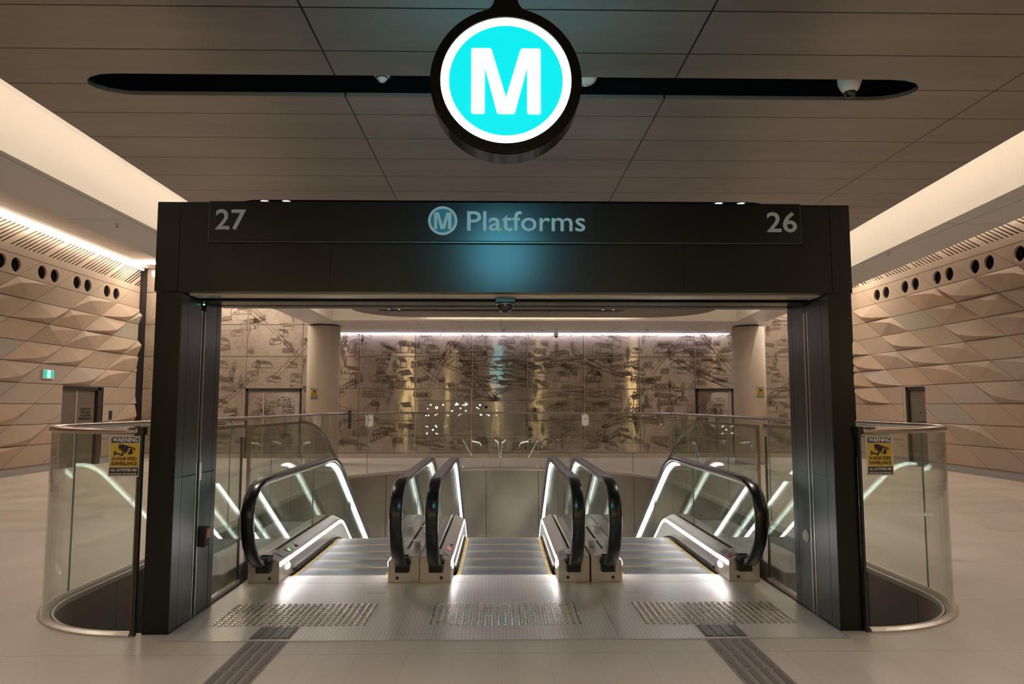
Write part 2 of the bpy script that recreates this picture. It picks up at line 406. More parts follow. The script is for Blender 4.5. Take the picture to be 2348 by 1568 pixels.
# ceiling raft with slots
def xr_raft(y): return 3.88 + .0705 * y
def xi_soff(y): return 4.63 + .083 * y
def xo_soff(y): return 5.37 + .087 * y
def stadium(x0, x1, y0, y1, n=8, pw=1.6):
    r = (y1 - y0) / 2; cy = (y0 + y1) / 2; P = []
    for i in range(n + 1): a = -PI / 2 + PI * i / n; P.append((x1 - r * pw + r * pw * math.cos(a), cy + r * math.sin(a)))
    for i in range(n + 1): a = PI / 2 + PI * i / n; P.append((x0 + r * pw + r * pw * math.cos(a), cy + r * math.sin(a)))
    return P
SLOTS = [(-2.87, 2.98, y0, y0 + .34) for y0 in (-4.26, -1.26, 1.74, 4.74, 7.74, 10.74, 13.74, 16.72)]
outer = [(-3.43, YN), (xr_raft(YN), YN)]
rc = 1.5; YR = 18.24
for i in range(13):
    a = PI / 2 * i / 12; x1 = xr_raft(17); outer.append((x1 - rc + rc * math.cos(a), YR - rc + rc * math.sin(a)))
for i in range(13):
    a = PI / 2 + PI / 2 * i / 12; outer.append((-3.43 + rc + rc * math.cos(a), YR - rc + rc * math.sin(a)))
b = MB(); b.prism(outer, lambda p, k: (p[0], p[1], ZRAFT + .03 * k), holes=[stadium(*s) for s in SLOTS])
struct(b, 'ceiling', 'raft', 'dark bronze perforated metal panel ceiling with black slots', 'ceiling')
for i, s_ in enumerate(SLOTS):
    P = stadium(s_[0] - .02, s_[1] + .02, s_[2] - .02, s_[3] + .02); n = len(P)
    b = MB(); vs = [(x, y, ZRAFT + .008) for x, y in P] + [(x, y, ZRAFT + .26) for x, y in P]
    b.add(vs, [(k, (k + 1) % n, (k + 1) % n + n, k + n) for k in range(n)]); b.add(vs[n:], [tuple(range(n))])
    P2 = stadium(s_[0], s_[1], s_[2], s_[3]); 
    struct(b, 'trim_%d' % (i + 1), 'pureblack', 'black recess of a long slot in the metal ceiling', 'slot')
# soffit ring and cove
b = MB()
for (ya, yb) in ((YN, 18.4),):
    b.add([(-4.27, ya, ZS), (-4.27, yb, ZS), (-5.09, yb, ZS), (-5.09, ya, ZS)], [(0, 1, 2, 3)])
    b.add([(xi_soff(ya), ya, ZS), (xi_soff(yb), yb, ZS), (xo_soff(yb), yb, ZS), (xo_soff(ya), ya, ZS)], [(0, 1, 2, 3)])
b.add([(-5.09, 18.4, ZS), (xo_soff(18.4), 18.4, ZS), (xo_soff(YF), YF, ZS), (-5.09, YF, ZS)], [(0, 1, 2, 3)])
struct(b, 'ceiling_soffit', 'soffit', 'pale grey metal soffit around the lit cove', 'ceiling')
b = MB(); zc = 4.5
b.add([(-4.27, YN, ZS), (-4.27, 18.4, ZS), (xi_soff(18.4), 18.4, ZS), (xi_soff(YN), YN, ZS), (-4.27, YN, zc - .2), (-4.27, 18.4, zc - .2), (xi_soff(18.4), 18.4, zc - .2), (xi_soff(YN), YN, zc - .2),
       (-4.0, YN, zc), (-4.0, 18.1, zc), (xi_soff(18.4) - .3, 18.1, zc), (xi_soff(YN) - .3, YN, zc)],
      [(0, 1, 5, 4), (1, 2, 6, 5), (2, 3, 7, 6), (4, 5, 9, 8), (5, 6, 10, 9), (6, 7, 11, 10), (8, 9, 10, 11)])
struct(b, 'ceiling_cove', 'white', 'white lit cove rising between ceiling raft and soffit', 'ceiling')
b = MB()
b.add([(-5.09, YN, ZS), (-5.09, YF, ZS), (-5.09, YF, ZH), (-5.09, YN, ZH)], [(0, 1, 2, 3)])
b.add([(xo_soff(YN), YN, ZS), (xo_soff(YF), YF, ZS), (xo_soff(YF), YF, ZH), (xo_soff(YN), YN, ZH)], [(0, 1, 2, 3)])
struct(b, 'wall_bulkhead', 'highceil', 'beige upstand between soffit and high side ceilings', 'wall')
b = MB(); b.box((XL - .3, YN, ZH), (-10.28, YF, ZH + .1)); b.box((-10.27, YN, ZH), (-5.09, YF, ZH + .1)); b.box((4.6, YN, ZH), (10.25, YF, ZH + .1)); b.box((10.26, YN, ZH), (XR + .3, YF, ZH + .1))
struct(b, 'ceiling_side', 'highceil', 'high beige side ceilings beside the faceted walls', 'ceiling')
# hidden cove lamps lying on the raft edge, and the wall washers
def lamp(b, name, mt, label, cat='light strip'): o = b.build(name, mt); tag(o, label, cat); return o
b = MB(); b.box((-3.42, YN + .2, 3.832), (-3.36, 16.7, 3.862)); lamp(b, 'cove_light', 'cove_led', 'warm light strip hidden on the left edge of the ceiling raft')
b = MB(); ya, yb = YN + .2, 16.7
b.add([(xr_raft(y) + dx, y, z) for y in (ya, yb) for dx, z in ((-.07, 3.832), (-.01, 3.832), (-.01, 3.862), (-.07, 3.862))], [(0, 1, 2, 3), (4, 7, 6, 5), (0, 4, 5, 1), (1, 5, 6, 2), (2, 6, 7, 3), (3, 7, 4, 0)])
lamp(b, 'cove_light', 'cove_led', 'warm light strip hidden on the right edge of the ceiling raft')
b = MB(); b.box((-1.9, 18.1, 3.832), (3.5, 18.16, 3.862)); lamp(b, 'cove_light', 'cove_led', 'warm light strip hidden on the far edge of the ceiling raft')
b = MB(); b.box((-10.70, YN + .1, ZH - .10), (-10.64, YF - .3, ZH - .06)); lamp(b, 'wall_washer', 'wall_led', 'bright warm light strip along the top of the left faceted wall')
b = MB(); b.box((10.62, YN + .1, ZH - .10), (10.68, YF - .3, ZH - .06)); lamp(b, 'wall_washer', 'wall_led', 'bright warm light strip along the top of the right faceted wall')
b = MB(); b.box((-4.9, YF - .16, ZS - .012), (7.0, YF - .08, ZS - .002)); lamp(b, 'mural_washer', 'mural_led', 'cool white light line along the top of the far etched wall')
b = MB(); b.box((-10.5, YF - 1.1, ZH - .05), (-5.2, YF - 1.0, ZH - .02)); lamp(b, 'mural_washer', 'wall_led2', 'warm light line above the far etched wall left of the soffit')
b = MB(); b.box((7.35, YF - 1.1, ZH - .05), (10.5, YF - 1.0, ZH - .02)); lamp(b, 'mural_washer', 'wall_led2', 'warm light line above the far etched wall right of the soffit')

# ------------------------------------------------------------------ faceted side walls
ROWH = .4765; ZA = 4.94; PITCH = 1.41; SH = -.80
def clip(poly, axis, val, keep_less):
    out = []
    for i in range(len(poly)):
        a, c = poly[i], poly[(i + 1) % len(poly)]
        ia = (a[axis] <= val) == keep_less; ic = (c[axis] <= val) == keep_less
        if ia: out.append(a)
        if ia != ic and abs(c[axis] - a[axis]) > 1e-9:
            t = (val - a[axis]) / (c[axis] - a[axis]); out.append(tuple(a[k] + (c[k] - a[k]) * t for k in range(3)))
    return out
def cut_door(poly, doors):
    polys = [poly]
    for (d0, d1, dz) in doors:
        nx_ = []
        for p in polys:
            for q in (clip(p, 1, d0, True), clip(p, 1, d1, False)):
                if len(q) > 2: nx_.append(q)
            q = clip(clip(p, 1, d0, False), 1, d1, True) if len(p) > 2 else []
            if len(q) > 2:
                q = clip(q, 2, dz, False)
                if len(q) > 2: nx_.append(q)
        polys = nx_
    return polys
def facet_wall(name, X, sg, phase, doors, side, seed, flats=()):
    rnd = random.Random(seed); b = MB(); centres = []
    yend = YF - .17
    for r in range(11):
        zt_ = ZA - ROWH * r; zb_ = max(ZA - ROWH * (r + 1), .14)
        if zt_ <= .15: break
        for k in range(-22, 8):
            y0 = phase + PITCH * k + SH * r; sh = SH * (zt_ - zb_) / ROWH
            TL, TR = (y0, zt_), (y0 + PITCH, zt_); BL, BR = (y0 + sh, zb_), (y0 + PITCH + sh, zb_)
            if BL[0] > yend or TR[0] < YN: continue
            e = .006
            TL = (TL[0] + e, TL[1] - e); TR = (TR[0] - e, TR[1] - e); BL = (BL[0] + e, BL[1] + e); BR = (BR[0] - e, BR[1] + e)
            mi = rnd.choice([0, 0, 3, 3, 3, 2, 0, 0, 1]) if r else 0
            if r > 4: mi = rnd.choice([0, 1, 1, 3, 4, 2, 1])
            if r == 0:
                cy = y0 + PITCH / 2 + SH / 2; cz = (zt_ + zb_) / 2
                if 14.2 < cy < 21.3 and BR[0] < yend:
                    hs = []
                    for dy in (-.24, .24):
                        hs.append(circle(cy + dy, cz, .165, 28)); centres.append((cy + dy, cz))
                    b.prism([TL, TR, BR, BL], lambda p, q: (X - sg * .03 * q, p[0], p[1]), 0, hs)
                    continue
            near_door = any(TR[0] > q[0] and BL[0] < q[0] and zb_ < q[1] < zt_ for q in flats) or any(TR[0] > d[0] - .1 and BL[0] < d[1] + .1 and zb_ < d[2] + .02 for d in doors)
            amp = (.115 if r < 4 else .095 if r < 7 else .075) * rnd.uniform(.75, 1.15)
            kind = rnd.choices(['up', 'down', 'flat'], [.46, .34, .2 if r < 6 else .5])[0]
            if r == 0 or near_door or zt_ - zb_ < .4: kind = 'flat'
            def P3(u, v, h):   # u along, v 0 top..1 bottom
                t = (TL[0] + (TR[0] - TL[0]) * u, TL[1]); q = (BL[0] + (BR[0] - BL[0]) * u, BL[1])
                return (X + sg * h, t[0] + (q[0] - t[0]) * v, t[1] + (q[1] - t[1]) * v)
            c_tl, c_tr, c_bl, c_br = P3(0, 0, 0), P3(1, 0, 0), P3(0, 1, 0), P3(1, 1, 0)
            if kind == 'flat': tris = [[c_tl, c_tr, c_br, c_bl]]
            else:
                # ridge runs BL -> r1..r3 -> TR
                if kind == 'up': rr = [P3(.08, .62, amp * .55), P3(.16, .33, amp), P3(.45, .17, amp * .85), P3(.75, .07, amp * .45)]
                else: rr = [P3(.25, .93, amp * .45), P3(.55, .84, amp * .85), P3(.82, .66, amp), P3(.93, .35, amp * .55)]
                ch = [c_bl] + rr + [c_tr]; tris = []
                for a_, c_ in zip(ch, ch[1:]): tris.append([c_tl, a_, c_]); tris.append([c_br, c_, a_])
            for t in tris:
                t = clip(t, 1, yend, True)
                if len(t) > 2: t = clip(t, 1, YN, False)
                if len(t) < 3: continue
                for q in (cut_door(t, doors) if r >= 5 else [t]):
                    if len(q) > 2: b.add(q, [tuple(range(len(q)))], mi)
    # band above: slanted slots
    k = SH / ROWH
    y = YN; zb0, zs, zt_ = ZA, 5.12, 5.665
    b.add([(X, YN, ZA + .006), (X, yend, ZA + .006), (X, yend, zs), (X, YN, zs)], [(0, 1, 2, 3)], 0)
    nslot = int((yend - YN) / .151) + 8
    for i in range(-8, nslot):
        ys = phase + .151 * (i - 150) + 0.0
        j = (i - 150) % 9
        gap = .068 if j else 0.0
        a0, a1 = ys + gap, ys + .151      # solid strip at the bottom z=zs
        dz = zt_ - zs; sh = -k * dz
        q = [(X, a0, zs), (X, a1, zs), (X, a1 + sh, zt_), (X, a0 + sh, zt_)]
        q = clip(q, 1, yend, True)
        if len(q) > 2: q = clip(q, 1, YN, False)
        if len(q) > 2: b.add(q, [tuple(range(len(q)))], 0)
        for yy in (a0, a1):
            if gap and YN < yy < yend - sh: b.add([(X, yy, zs), (X, yy + sh, zt_), (X - sg * .14, yy + sh, zt_), (X - sg * .14, yy, zs)], [(0, 1, 2, 3)], 0)
    b.add([(X - sg * .14, YN, zs - .1), (X - sg * .14, yend, zs - .1), (X - sg * .14, yend, 5.7), (X - sg * .14, YN, 5.7)], [(0, 1, 2, 3)], 6)
    # backing
    Xb = X - sg * .19
    for q in cut_door([(Xb, YN, 0.0), (Xb, YF, 0.0), (Xb, YF, 5.7), (Xb, YN, 5.7)], doors): b.add(q, [tuple(range(len(q)))], 5)
    b.add([(X - sg * .19, yend + .01, 0), (X, yend + .01, 0), (X, yend + .01, 5.7), (X - sg * .19, yend + .01, 5.7)], [(0, 1, 2, 3)], 5)
    o = b.build(name, PAN + ['gap', 'slotbrown'], fix=False)
    tag(o, '%s wall of folded sandstone-coloured rhombus panels with slanted slots on top' % side, 'wall', kind='structure')
    return centres
DL = [(18.05, 19.84, 2.06)]; DR = [(18.05, 19.06, 2.05)]
cl = facet_wall('wall_left', XL, 1, 15.54 + 1.41 * 3, DL, 'left', 11, [(17.25, 2.3), (17.5, 2.3)])
cr = facet_wall('wall_right', XR, -1, 15.37 + 1.41 * 3, DR, 'right', 23)
ORD = ['nearest', 'second nearest', 'third nearest', 'fourth nearest', 'fifth nearest', 'farthest']
def speakers(cs, X, sg, side):
    cs = sorted(cs); proto = None
    for i, (y, z) in enumerate(cs):
        lab = '%s black round loudspeaker of the %s pair along the top of the %s wall' % ('nearer' if i % 2 == 0 else 'farther', ORD[i // 2], side)
        if proto is None:
            t = thing('wall_loudspeaker', (X, y, z), lab, 'loudspeaker', 'round loudspeakers sunk into the %s wall' % side)
            mb = MB(); n = 28; vs = [(X - sg * d, y + r * math.cos(2 * PI * q / n), z + r * math.sin(2 * PI * q / n)) for d, r in ((0, .168), (.06, .162)) for q in range(n)]
            mb.add(vs, [(q, (q + 1) % n, (q + 1) % n + n, q + n) for q in range(n)], 0, True); mb.build('sleeve', PAN[0], t)
            mb = MB(); mb.lathe((X - sg * .065, y, z), [(.162, -.01), (.162, .01), (.13, .012), (.12, .004), (.055, -.004), (.05, .02), (.0, .03)] if sg > 0 else [(.162, .01), (.162, -.01), (.13, -.012), (.12, -.004), (.055, .004), (.05, -.02), (.0, -.03)], 0, 28); mb.build('cone', 'pureblack', t)
            proto = t
        else: copy_thing(proto, (X, y, z), lab)
speakers(cl, XL, 1, 'left'); speakers(cr, XR, -1, 'right')
def base_strip(name, X, sg, doors, side):
    b = MB(); ys = [YN] + [v for d in doors for v in d[:2]] + [YF]
    for a, c in zip(ys[::2], ys[1::2]): b.box((X - sg * .1, a, 0), (X + sg * .012, c, .14))
    struct(b, name, 'skirting', 'grey stone skirting along the foot of the %s wall' % side, 'baseboard')
base_strip('baseboard_left', XL, 1, DL, 'left'); base_strip('baseboard_right', XR, -1, DR, 'right')

# ------------------------------------------------------------------ far etched wall
b = MB()
cols = [-10.68, -9.30, -7.60, -5.93, -4.21, -2.52, -.82, .85, 2.57, 4.27, 5.97, 7.13, 8.9, 10.68]
rows = [.15, 1.11, 2.07, 3.04, 4.01, 4.98, 5.69]
for xa, xb in zip(cols, cols[1:]):
    for za, zb_ in zip(rows, rows[1:]):
        if (xa, xb) == (-7.60, -5.93) and za < 2: continue
        if (xa, xb) == (5.97, 7.13) and za < 2: continue
        if -2.6 < xa < .5 and za < 1.9 and za > .1:
            continue
        b.box((xa + .008, YF, za + .008), (xb - .008, YF + .03, zb_ - .008), 0)
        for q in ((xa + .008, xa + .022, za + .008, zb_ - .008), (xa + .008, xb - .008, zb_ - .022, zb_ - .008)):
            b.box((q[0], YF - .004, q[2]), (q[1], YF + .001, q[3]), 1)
for xa, xb in ((-2.52, -.82), (-.82, .85)):
    for za, zb_ in ((.15, .66), (.66, 1.11), (1.11, 1.70), (1.70, 2.07)):
        b.box((xa + .012, YF, za + .008), (xb - .012, YF + .03, zb_ - .008), 0)
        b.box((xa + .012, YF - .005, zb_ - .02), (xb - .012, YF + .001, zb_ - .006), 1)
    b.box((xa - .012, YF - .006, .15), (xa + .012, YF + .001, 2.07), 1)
b.box((XL - .3, YF + .031, 0), (XR + .3, YF + .2, 5.8), 2)
mw = struct(b, 'wall_far', ['mural', 'edge_highlight', 'gap'], 'far wall of etched metal panels showing an old town map', 'wall')
def in_rect(x, z, rs): return any(a < x < c and d < z < e for a, c, d, e in rs)
def strokes(mb, segs, y, wdt):
    for (x0, z0, x1, z1) in segs:
        d = math.hypot(x1 - x0, z1 - z0)
        if d < 1e-5: continue
        nx_, nz = -(z1 - z0) / d * wdt / 2, (x1 - x0) / d * wdt / 2
        mb.add([(x0 + nx_, y, z0 + nz), (x1 + nx_, y, z1 + nz), (x1 - nx_, y, z1 - nz), (x0 - nx_, y, z0 - nz)], [(0, 1, 2, 3)])
FILL = []
def house(rnd, x, z, s):
    w_, h, d = s * rnd.uniform(.5, .8), s * rnd.uniform(.4, .7), s * rnd.uniform(.6, 1.3); sl = rnd.uniform(-.25, .25); g_ = h * .7; q = []
    q += [(x, z, x, z + h), (x + w_, z, x + w_, z + h), (x, z, x + w_, z), (x, z + h, x + w_ / 2, z + h + g_), (x + w_ / 2, z + h + g_, x + w_, z + h)]
    dz = d * sl
    q += [(x + w_, z, x + w_ + d, z + dz), (x + w_ + d, z + dz, x + w_ + d, z + h + dz), (x + w_, z + h, x + w_ + d, z + h + dz), (x + w_ / 2, z + h + g_, x + w_ / 2 + d, z + h + g_ + dz), (x + w_ / 2 + d, z + h + g_ + dz, x + w_ + d, z + h + dz)]
    FILL.append([(x + w_ / 2, z + h + g_), (x + w_, z + h), (x + w_ + d, z + h + dz), (x + w_ / 2 + d, z + h + g_ + dz)])
    for i in range(1, int(d / .05)):
        t = i * .05; q.append((x + w_ / 2 + t, z + h + g_ + t * sl, x + w_ + t, z + h + t * sl))
    q.append((x + w_ * .4, z, x + w_ * .4, z + h * .5)); q.append((x + w_ * .6, z, x + w_ * .6, z + h * .5)); q.append((x + w_ * .4, z + h * .5, x + w_ * .6, z + h * .5))
    return q
def tree(rnd, x, z, s):
    q = [(x, z, x, z + s * .3)]; n = 7
    FILL.append([(x + s * .2 * math.cos(a), z + s * .7 + s * .5 * math.sin(a)) for a in [PI * k / 5 for k in range(10)]])
    for i in range(n):
        t = i / (n - 1); ww = s * .22 * math.sin(PI * (t * .85 + .12)) * rnd.uniform(.8, 1.2); zz = z + s * .2 + t * s * .9
        q.append((x - ww, zz, x + ww, zz + rnd.uniform(-.02, .02)))
    return q
def terrace(rnd, x, z, s):
    q = []; n = rnd.randint(3, 7); sl = rnd.choice([-.5, -.15, 0, 0, .1, .2, .45]); st = s * .32
    for i in range(n):
        xx = x + i * st; zz = z + i * st * sl
        q += [(xx, zz, xx, zz + s * .35), (xx, zz + s * .35, xx + st * .5, zz + s * .6 + st * .5 * sl), (xx + st * .5, zz + s * .6 + st * .5 * sl, xx + st, zz + s * .35 + st * sl), (xx, zz, xx + st, zz + st * sl)]
        FILL.append([(xx, zz + s * .35), (xx + st, zz + s * .35 + st * sl), (xx + st * .5, zz + s * .6 + st * .5 * sl)])
        for kk in range(2): q.append((xx + st * (.3 + .2 * kk), zz + s * .06, xx + st * (.3 + .2 * kk), zz + s * .3))
    return q
def road(rnd, x, z):
    q = []; a = rnd.uniform(-.9, .9) + (PI if rnd.random() < .5 else 0); n = rnd.randint(6, 16); st = .22; c = rnd.uniform(-.06, .06); gp = rnd.uniform(.07, .14)
    for i in range(n):
        x2, z2 = x + st * math.cos(a), z + st * math.sin(a); nx_, nz = -math.sin(a) * gp, math.cos(a) * gp
        q += [(x, z, x2, z2), (x + nx_, z + nz, x2 + nx_, z2 + nz)]; x, z = x2, z2; a += c
    return q
dlr = [(-7.65, -5.88, 0, 2.12), (5.93, 7.18, 0, 2.12)]
rnd = random.Random(5); mb = MB()
zz = .25
while zz < 5.6:
    xx = -10.5 + rnd.uniform(0, .4)
    while xx < 10.3:
        dens = .88 if xx > -4 else .72
        if rnd.random() < dens:
            s_ = rnd.uniform(.2, .33); t = rnd.random()
            q = house(rnd, xx, zz, s_) if t < .42 else tree(rnd, xx, zz, s_ * 1.25) if t < .62 else terrace(rnd, xx, zz, s_) if t < .93 else road(rnd, xx, zz)
            q = [g_ for g_ in q if all(-10.6 < g_[i] < 10.6 and .2 < g_[i + 1] < 5.6 for i in (0, 2)) and not in_rect(g_[0], g_[1], dlr) and not in_rect(g_[2], g_[3], dlr)]
            strokes(mb, q, YF - .0022, .017)
        xx += rnd.uniform(.38, .7)
    zz += rnd.uniform(.17, .29)
for _ in range(12):
    q = road(rnd, rnd.uniform(-10, 9), rnd.uniform(.5, 5)); q = [g_ for g_ in q if all(-10.6 < g_[i] < 10.6 and .2 < g_[i + 1] < 5.6 for i in (0, 2)) and not in_rect(g_[0], g_[1], dlr)]
    strokes(mb, q, YF - .0022, .02)
fb = MB()
for p in FILL:
    if all(-10.6 < a < 10.6 and .2 < c < 5.6 and not in_rect(a, c, dlr) for a, c in p): fb.add([(a, YF - .0014, c) for a, c in p], [tuple(range(len(p)))])
fb.build('etched_shading', 'etch_fill', mw, fix=False)
mb.build('etched_map', 'etch', mw, fix=False)
b = MB()
for a, c in ((-10.68, -7.62), (-5.90, 5.95), (7.15, 10.68)): b.box((a, YF - .012, 0), (c, YF + .03, .145))
struct(b, 'baseboard_far', 'steel_warm', 'brushed metal skirting along the foot of the far etched wall', 'baseboard')
# mural doors
def mural_door(name, x0, x1, line, label):
    t = thing(name, ((x0 + x1) / 2, YF, 0), label, 'door'); t['kind'] = 'structure'
    b = MB(); b.box((x0, YF - .03, 0), (x0 + .06, YF + .03, 2.06)); b.box((x1 - .04, YF - .03, 0), (x1, YF + .03, 2.06)); b.box((x0, YF - .03, 1.99), (x1, YF + .03, 2.06)); b.build('door_frame', 'doorblk', t)
    b = MB(); b.box((x0 + .05, YF - .012, 0), (x1 - .03, YF + .02, 2.0)); lf = b.build('door_leaf', 'mural_dark', t)
    b = MB(); q = []
    for _ in range(26): q += house(rnd, rnd.uniform(x0 + .1, x1 - .5), rnd.uniform(.1, 1.6), rnd.uniform(.18, .26)) + tree(rnd, rnd.uniform(x0 + .1, x1 - .2), rnd.uniform(.1, 1.6), .25)
    q = [g_ for g_ in q if all(x0 + .07 < g_[i] < x1 - .05 and .05 < g_[i + 1] < 1.97 for i in (0, 2))]
    strokes(b, q, YF - .014, .012); b.build('etched_map', 'etch_dark', lf, fix=False)
    b = MB(); b.box((line - .02, YF - .024, 0), (line + .02, YF - .010, 1.99)); b.build('meeting_strip', 'doortrim', t)
mural_door('door_3', -7.58, -5.94, -7.05, 'dark etched double door in the far wall, left of the left column')
mural_door('door_4', 5.99, 7.11, 7.0, 'dark etched door in the far wall beside the right column')
# side doors, set back
t = thing('door_1', (XL, 18.95, 0), 'brown grey double door with printed notice in the left faceted wall', 'door'); t['kind'] = 'structure'
b = MB(); b.box((XL - .16, 18.05, 0), (XL - .12, 19.84, 2.06)); b.box((XL - .16, 18.05, 1.97), (XL - .02, 19.84, 2.06)); b.box((XL - .16, 19.68, 0), (XL - .02, 19.84, 2.06)); b.box((XL - .18, 18.04, 0), (XL - .02, 18.06, 2.06)); b.build('door_frame', 'doorblk', t)
b = MB(); b.box((XL - .13, 18.07, 0), (XL - .075, 18.74, 1.97)); b.build('door_leaf', 'doorm', t)
b = MB(); b.box((XL - .13, 18.8, 0), (XL - .075, 19.62, 1.97)); lf = b.build('door_leaf', 'doorm', t)
b = MB(); b.box((XL - .13, 18.735, 0), (XL - .06, 18.80, 1.97)); b.build('meeting_strip', 'doortrim', t)
b = MB()
for i, (s_, ww) in enumerate((('FIRE SAFETY DOOR', .46), ('DO NOT OBSTRUCT', .46), ('DO NOT KEEP OPEN', .46), ('MAXIMUM PENALTIES APPLY', .62))):
    t_ = text_mb(s_, .075, (XL - .072, 19.22, 1.47 - .085 * i), PI / 2, .006, .001, width=ww); b.add(t_.v, t_.f)
b.build('notice_lettering', 'ink', lf)
b = MB(); b.box((XL - .18, 19.84, 0), (XL, 19.9, 2.06)); b.build('door_jamb', PAN[1], t)
b = MB(); b.box((XL, 20.22, 1.18), (XL + .02, 20.36, 1.42), 0); b.box((XL, 20.22, .98), (XL + .02, 20.36, 1.14), 1); o = b.build('card_reader', ['doorblk', 'skirting']); tag(o, 'small dark card reader on the left wall beside the double door', 'card reader')
t = thing('door_2', (XR, 18.5, 0), 'brown grey single door in the right faceted wall', 'door'); t['kind'] = 'structure'
b = MB(); b.box((XR + .02, 18.05, 1.97), (XR + .16, 18.95, 2.05)); b.box((XR + .02, 18.87, 0), (XR + .16, 18.95, 2.05)); b.box((XR + .12, 18.05, 0), (XR + .16, 18.9, 2.05)); b.build('door_frame', 'doorblk', t)
b = MB(); b.box((XR + .075, 18.05, 0), (XR + .13, 18.87, 1.97)); lf = b.build('door_leaf', 'doorm', t)
b = MB()
for i, s_ in enumerate(('Communications', 'room')):
    t_ = text_mb(s_, .07, (XR + .073, 18.42, 1.15 - .09 * i), -PI / 2, .003, .001); b.add(t_.v, t_.f)
b.build('notice_lettering', 'ink', lf)
b = MB(); b.lathe((XR + .072, 18.42, 1.38), [(0, 0), (.03, 0), (.03, .004), (0, .004)], 0, 12); b.build('keyhole', 'ink', lf)
b = MB(); b.box((XR, 18.95, 0), (XR + .18, 19.07, 2.05)); b.build('door_jamb', PAN[0], t)
b = MB(); b.box((XR + .03, 18.06, 1.48), (XR + .06, 18.13, 1.92)); o = b.build('red_notice', 'red'); tag(o, 'narrow red notice at the near edge of the right wall door', 'sign')
# exit sign on the left wall
t = thing('exit_sign', (XL, 17.4, 2.2), 'green running-man exit sign on the left wall before the double door', 'sign')
b = MB(); b.box((XL, 17.19, 2.20), (XL + .04, 17.61, 2.42)); b.build('housing', 'whitepl', t)
b = MB(); b.box((XL + .04, 17.215, 2.225), (XL + .045, 17.585, 2.395)); b.build('green_face', 'green', t)
b = MB(); b.box((XL + .045, 17.345, 2.225), (XL + .048, 17.455, 2.395)); b.build('white_doorway', 'exitw', t)
b = MB(); X_ = XL + .049
def yz_poly(b, pts): b.prism(pts, lambda p, k: (X_ + .001 * k, p[0], p[1]))
yz_poly(b, circle(17.41, 2.372, .014, 10)); yz_poly(b, [(17.39, 2.35), (17.415, 2.355), (17.41, 2.30), (17.38, 2.30)])
yz_poly(b, [(17.385, 2.30), (17.41, 2.30), (17.435, 2.275), (17.43, 2.24), (17.42, 2.24), (17.42, 2.27)]); yz_poly(b, [(17.38, 2.30), (17.395, 2.30), (17.375, 2.26), (17.352, 2.245), (17.35, 2.258), (17.365, 2.27)])
yz_poly(b, [(17.41, 2.345), (17.44, 2.32), (17.435, 2.31), (17.405, 2.33)]); yz_poly(b, [(17.39, 2.348), (17.36, 2.33), (17.365, 2.32), (17.39, 2.335)]); b.build('running_figure', 'green', t)
# wall behind the viewer, plus unseen lamps added to make streaks in the far wall
b = MB(); b.box((XL - .3, YN - .2, 0), (XR + .3, YN, ZH + .1)); struct(b, 'wall_near', 'doorm', 'plain dark wall behind the viewer', 'wall')
for i, x in enumerate((-6.5, -3.25, -.14, 2.84, 9.6)):
    x_ = x; b = MB(); b.bbox((x_ - .06, YN + .002, 2.0), (x_ + .06, YN + .06, 3.7), .01); o = b.build('added_streak_lamp', 'streak'); tag(o, 'upright warm lamp added behind the viewer for streaks in the far wall, number %d from the left' % (i + 1), 'added lamp', 'added streak lamps behind the viewer')

# ------------------------------------------------------------------ columns
def sticker(t, x0, x1, z0, z1, y):
    """warning sign facing -Y; parts under t"""
    w_, h = x1 - x0, z1 - z0; X = lambda u: x0 + u * w_; Z = lambda v: z0 + v * h
    b = MB(); b.box((X(0), y - .002, Z(0)), (X(1), y, Z(1))); b.build('board', 'stickw', t)
    d = y - .0025
    b = MB(); b.box((X(.06), d, Z(.83)), (X(.94), y - .001, Z(.975))); b.build('header_bar', 'stickb', t)
    tb = text_mb('WARNING', h * .155, (X(.5), d - .0006, Z(.902)), 0, h * .004, .0003, width=w_ * .82); tb.build('header_lettering', 'stickw2', t)
    b = MB(); b.box((X(.04), d, Z(.245)), (X(.96), y - .001, Z(.815))); b.build('yellow_field', 'sticky', t)
    b = MB()
    def pp(pts, mi=0): b.prism([(X(p[0]), Z(p[1])) for p in pts], lambda p, k: (p[0], d - .0008 + .0006 * k, p[1]), mi)
    pp([(.30, .79), (.42, .80), (.66, .745), (.56, .59), (.50, .60), (.30, .71)]); pp([(.66, .745), (.84, .70), (.83, .655), (.79, .615), (.80, .675), (.64, .715)])
    pp([(.30, .69), (.52, .585), (.56, .57), (.55, .555), (.30, .675)]); pp(circle(.70, .635, .055, 14)); pp(circle(.68, .64, .1, 16)[9:16])
    pp([(.42, .60), (.48, .59), (.46, .51), (.40, .52)]); pp([(.22, .60), (.45, .545), (.44, .51), (.22, .56)]); pp([(.16, .63), (.22, .63), (.22, .52), (.16, .52)])
    b.build('camera_pictogram', 'stickb', t)
    b = MB()
    for s_, v, ww in (('24 HOUR VIDEO', .44, .80), ('SURVEILLANCE', .32, .82)):
        tb = text_mb(s_, h * .115, (X(.5), d - .0006, Z(v)), 0, h * .004, .0003, width=w_ * ww); b.add(tb.v, tb.f)
    b.build('message_lettering', 'stickb', t)
    b = MB(); b.box((X(.04), d, Z(.04)), (X(.96), y - .001, Z(.23))); b.build('footer_bar', 'stickb', t)
    b = MB(); tb = text_mb('ALL ACTIVITIES ARE', h * .09, (X(.5), d - .0006, Z(.165)), 0, h * .002, .0003, width=w_ * .84); b.add(tb.v, tb.f)
    tb = text_mb('MONITORED AND RECORDED', h * .05, (X(.5), d - .0006, Z(.075)), 0, h * .001, .0003, width=w_ * .82); b.add(tb.v, tb.f); b.build('footer_lettering', 'stickw2', t)
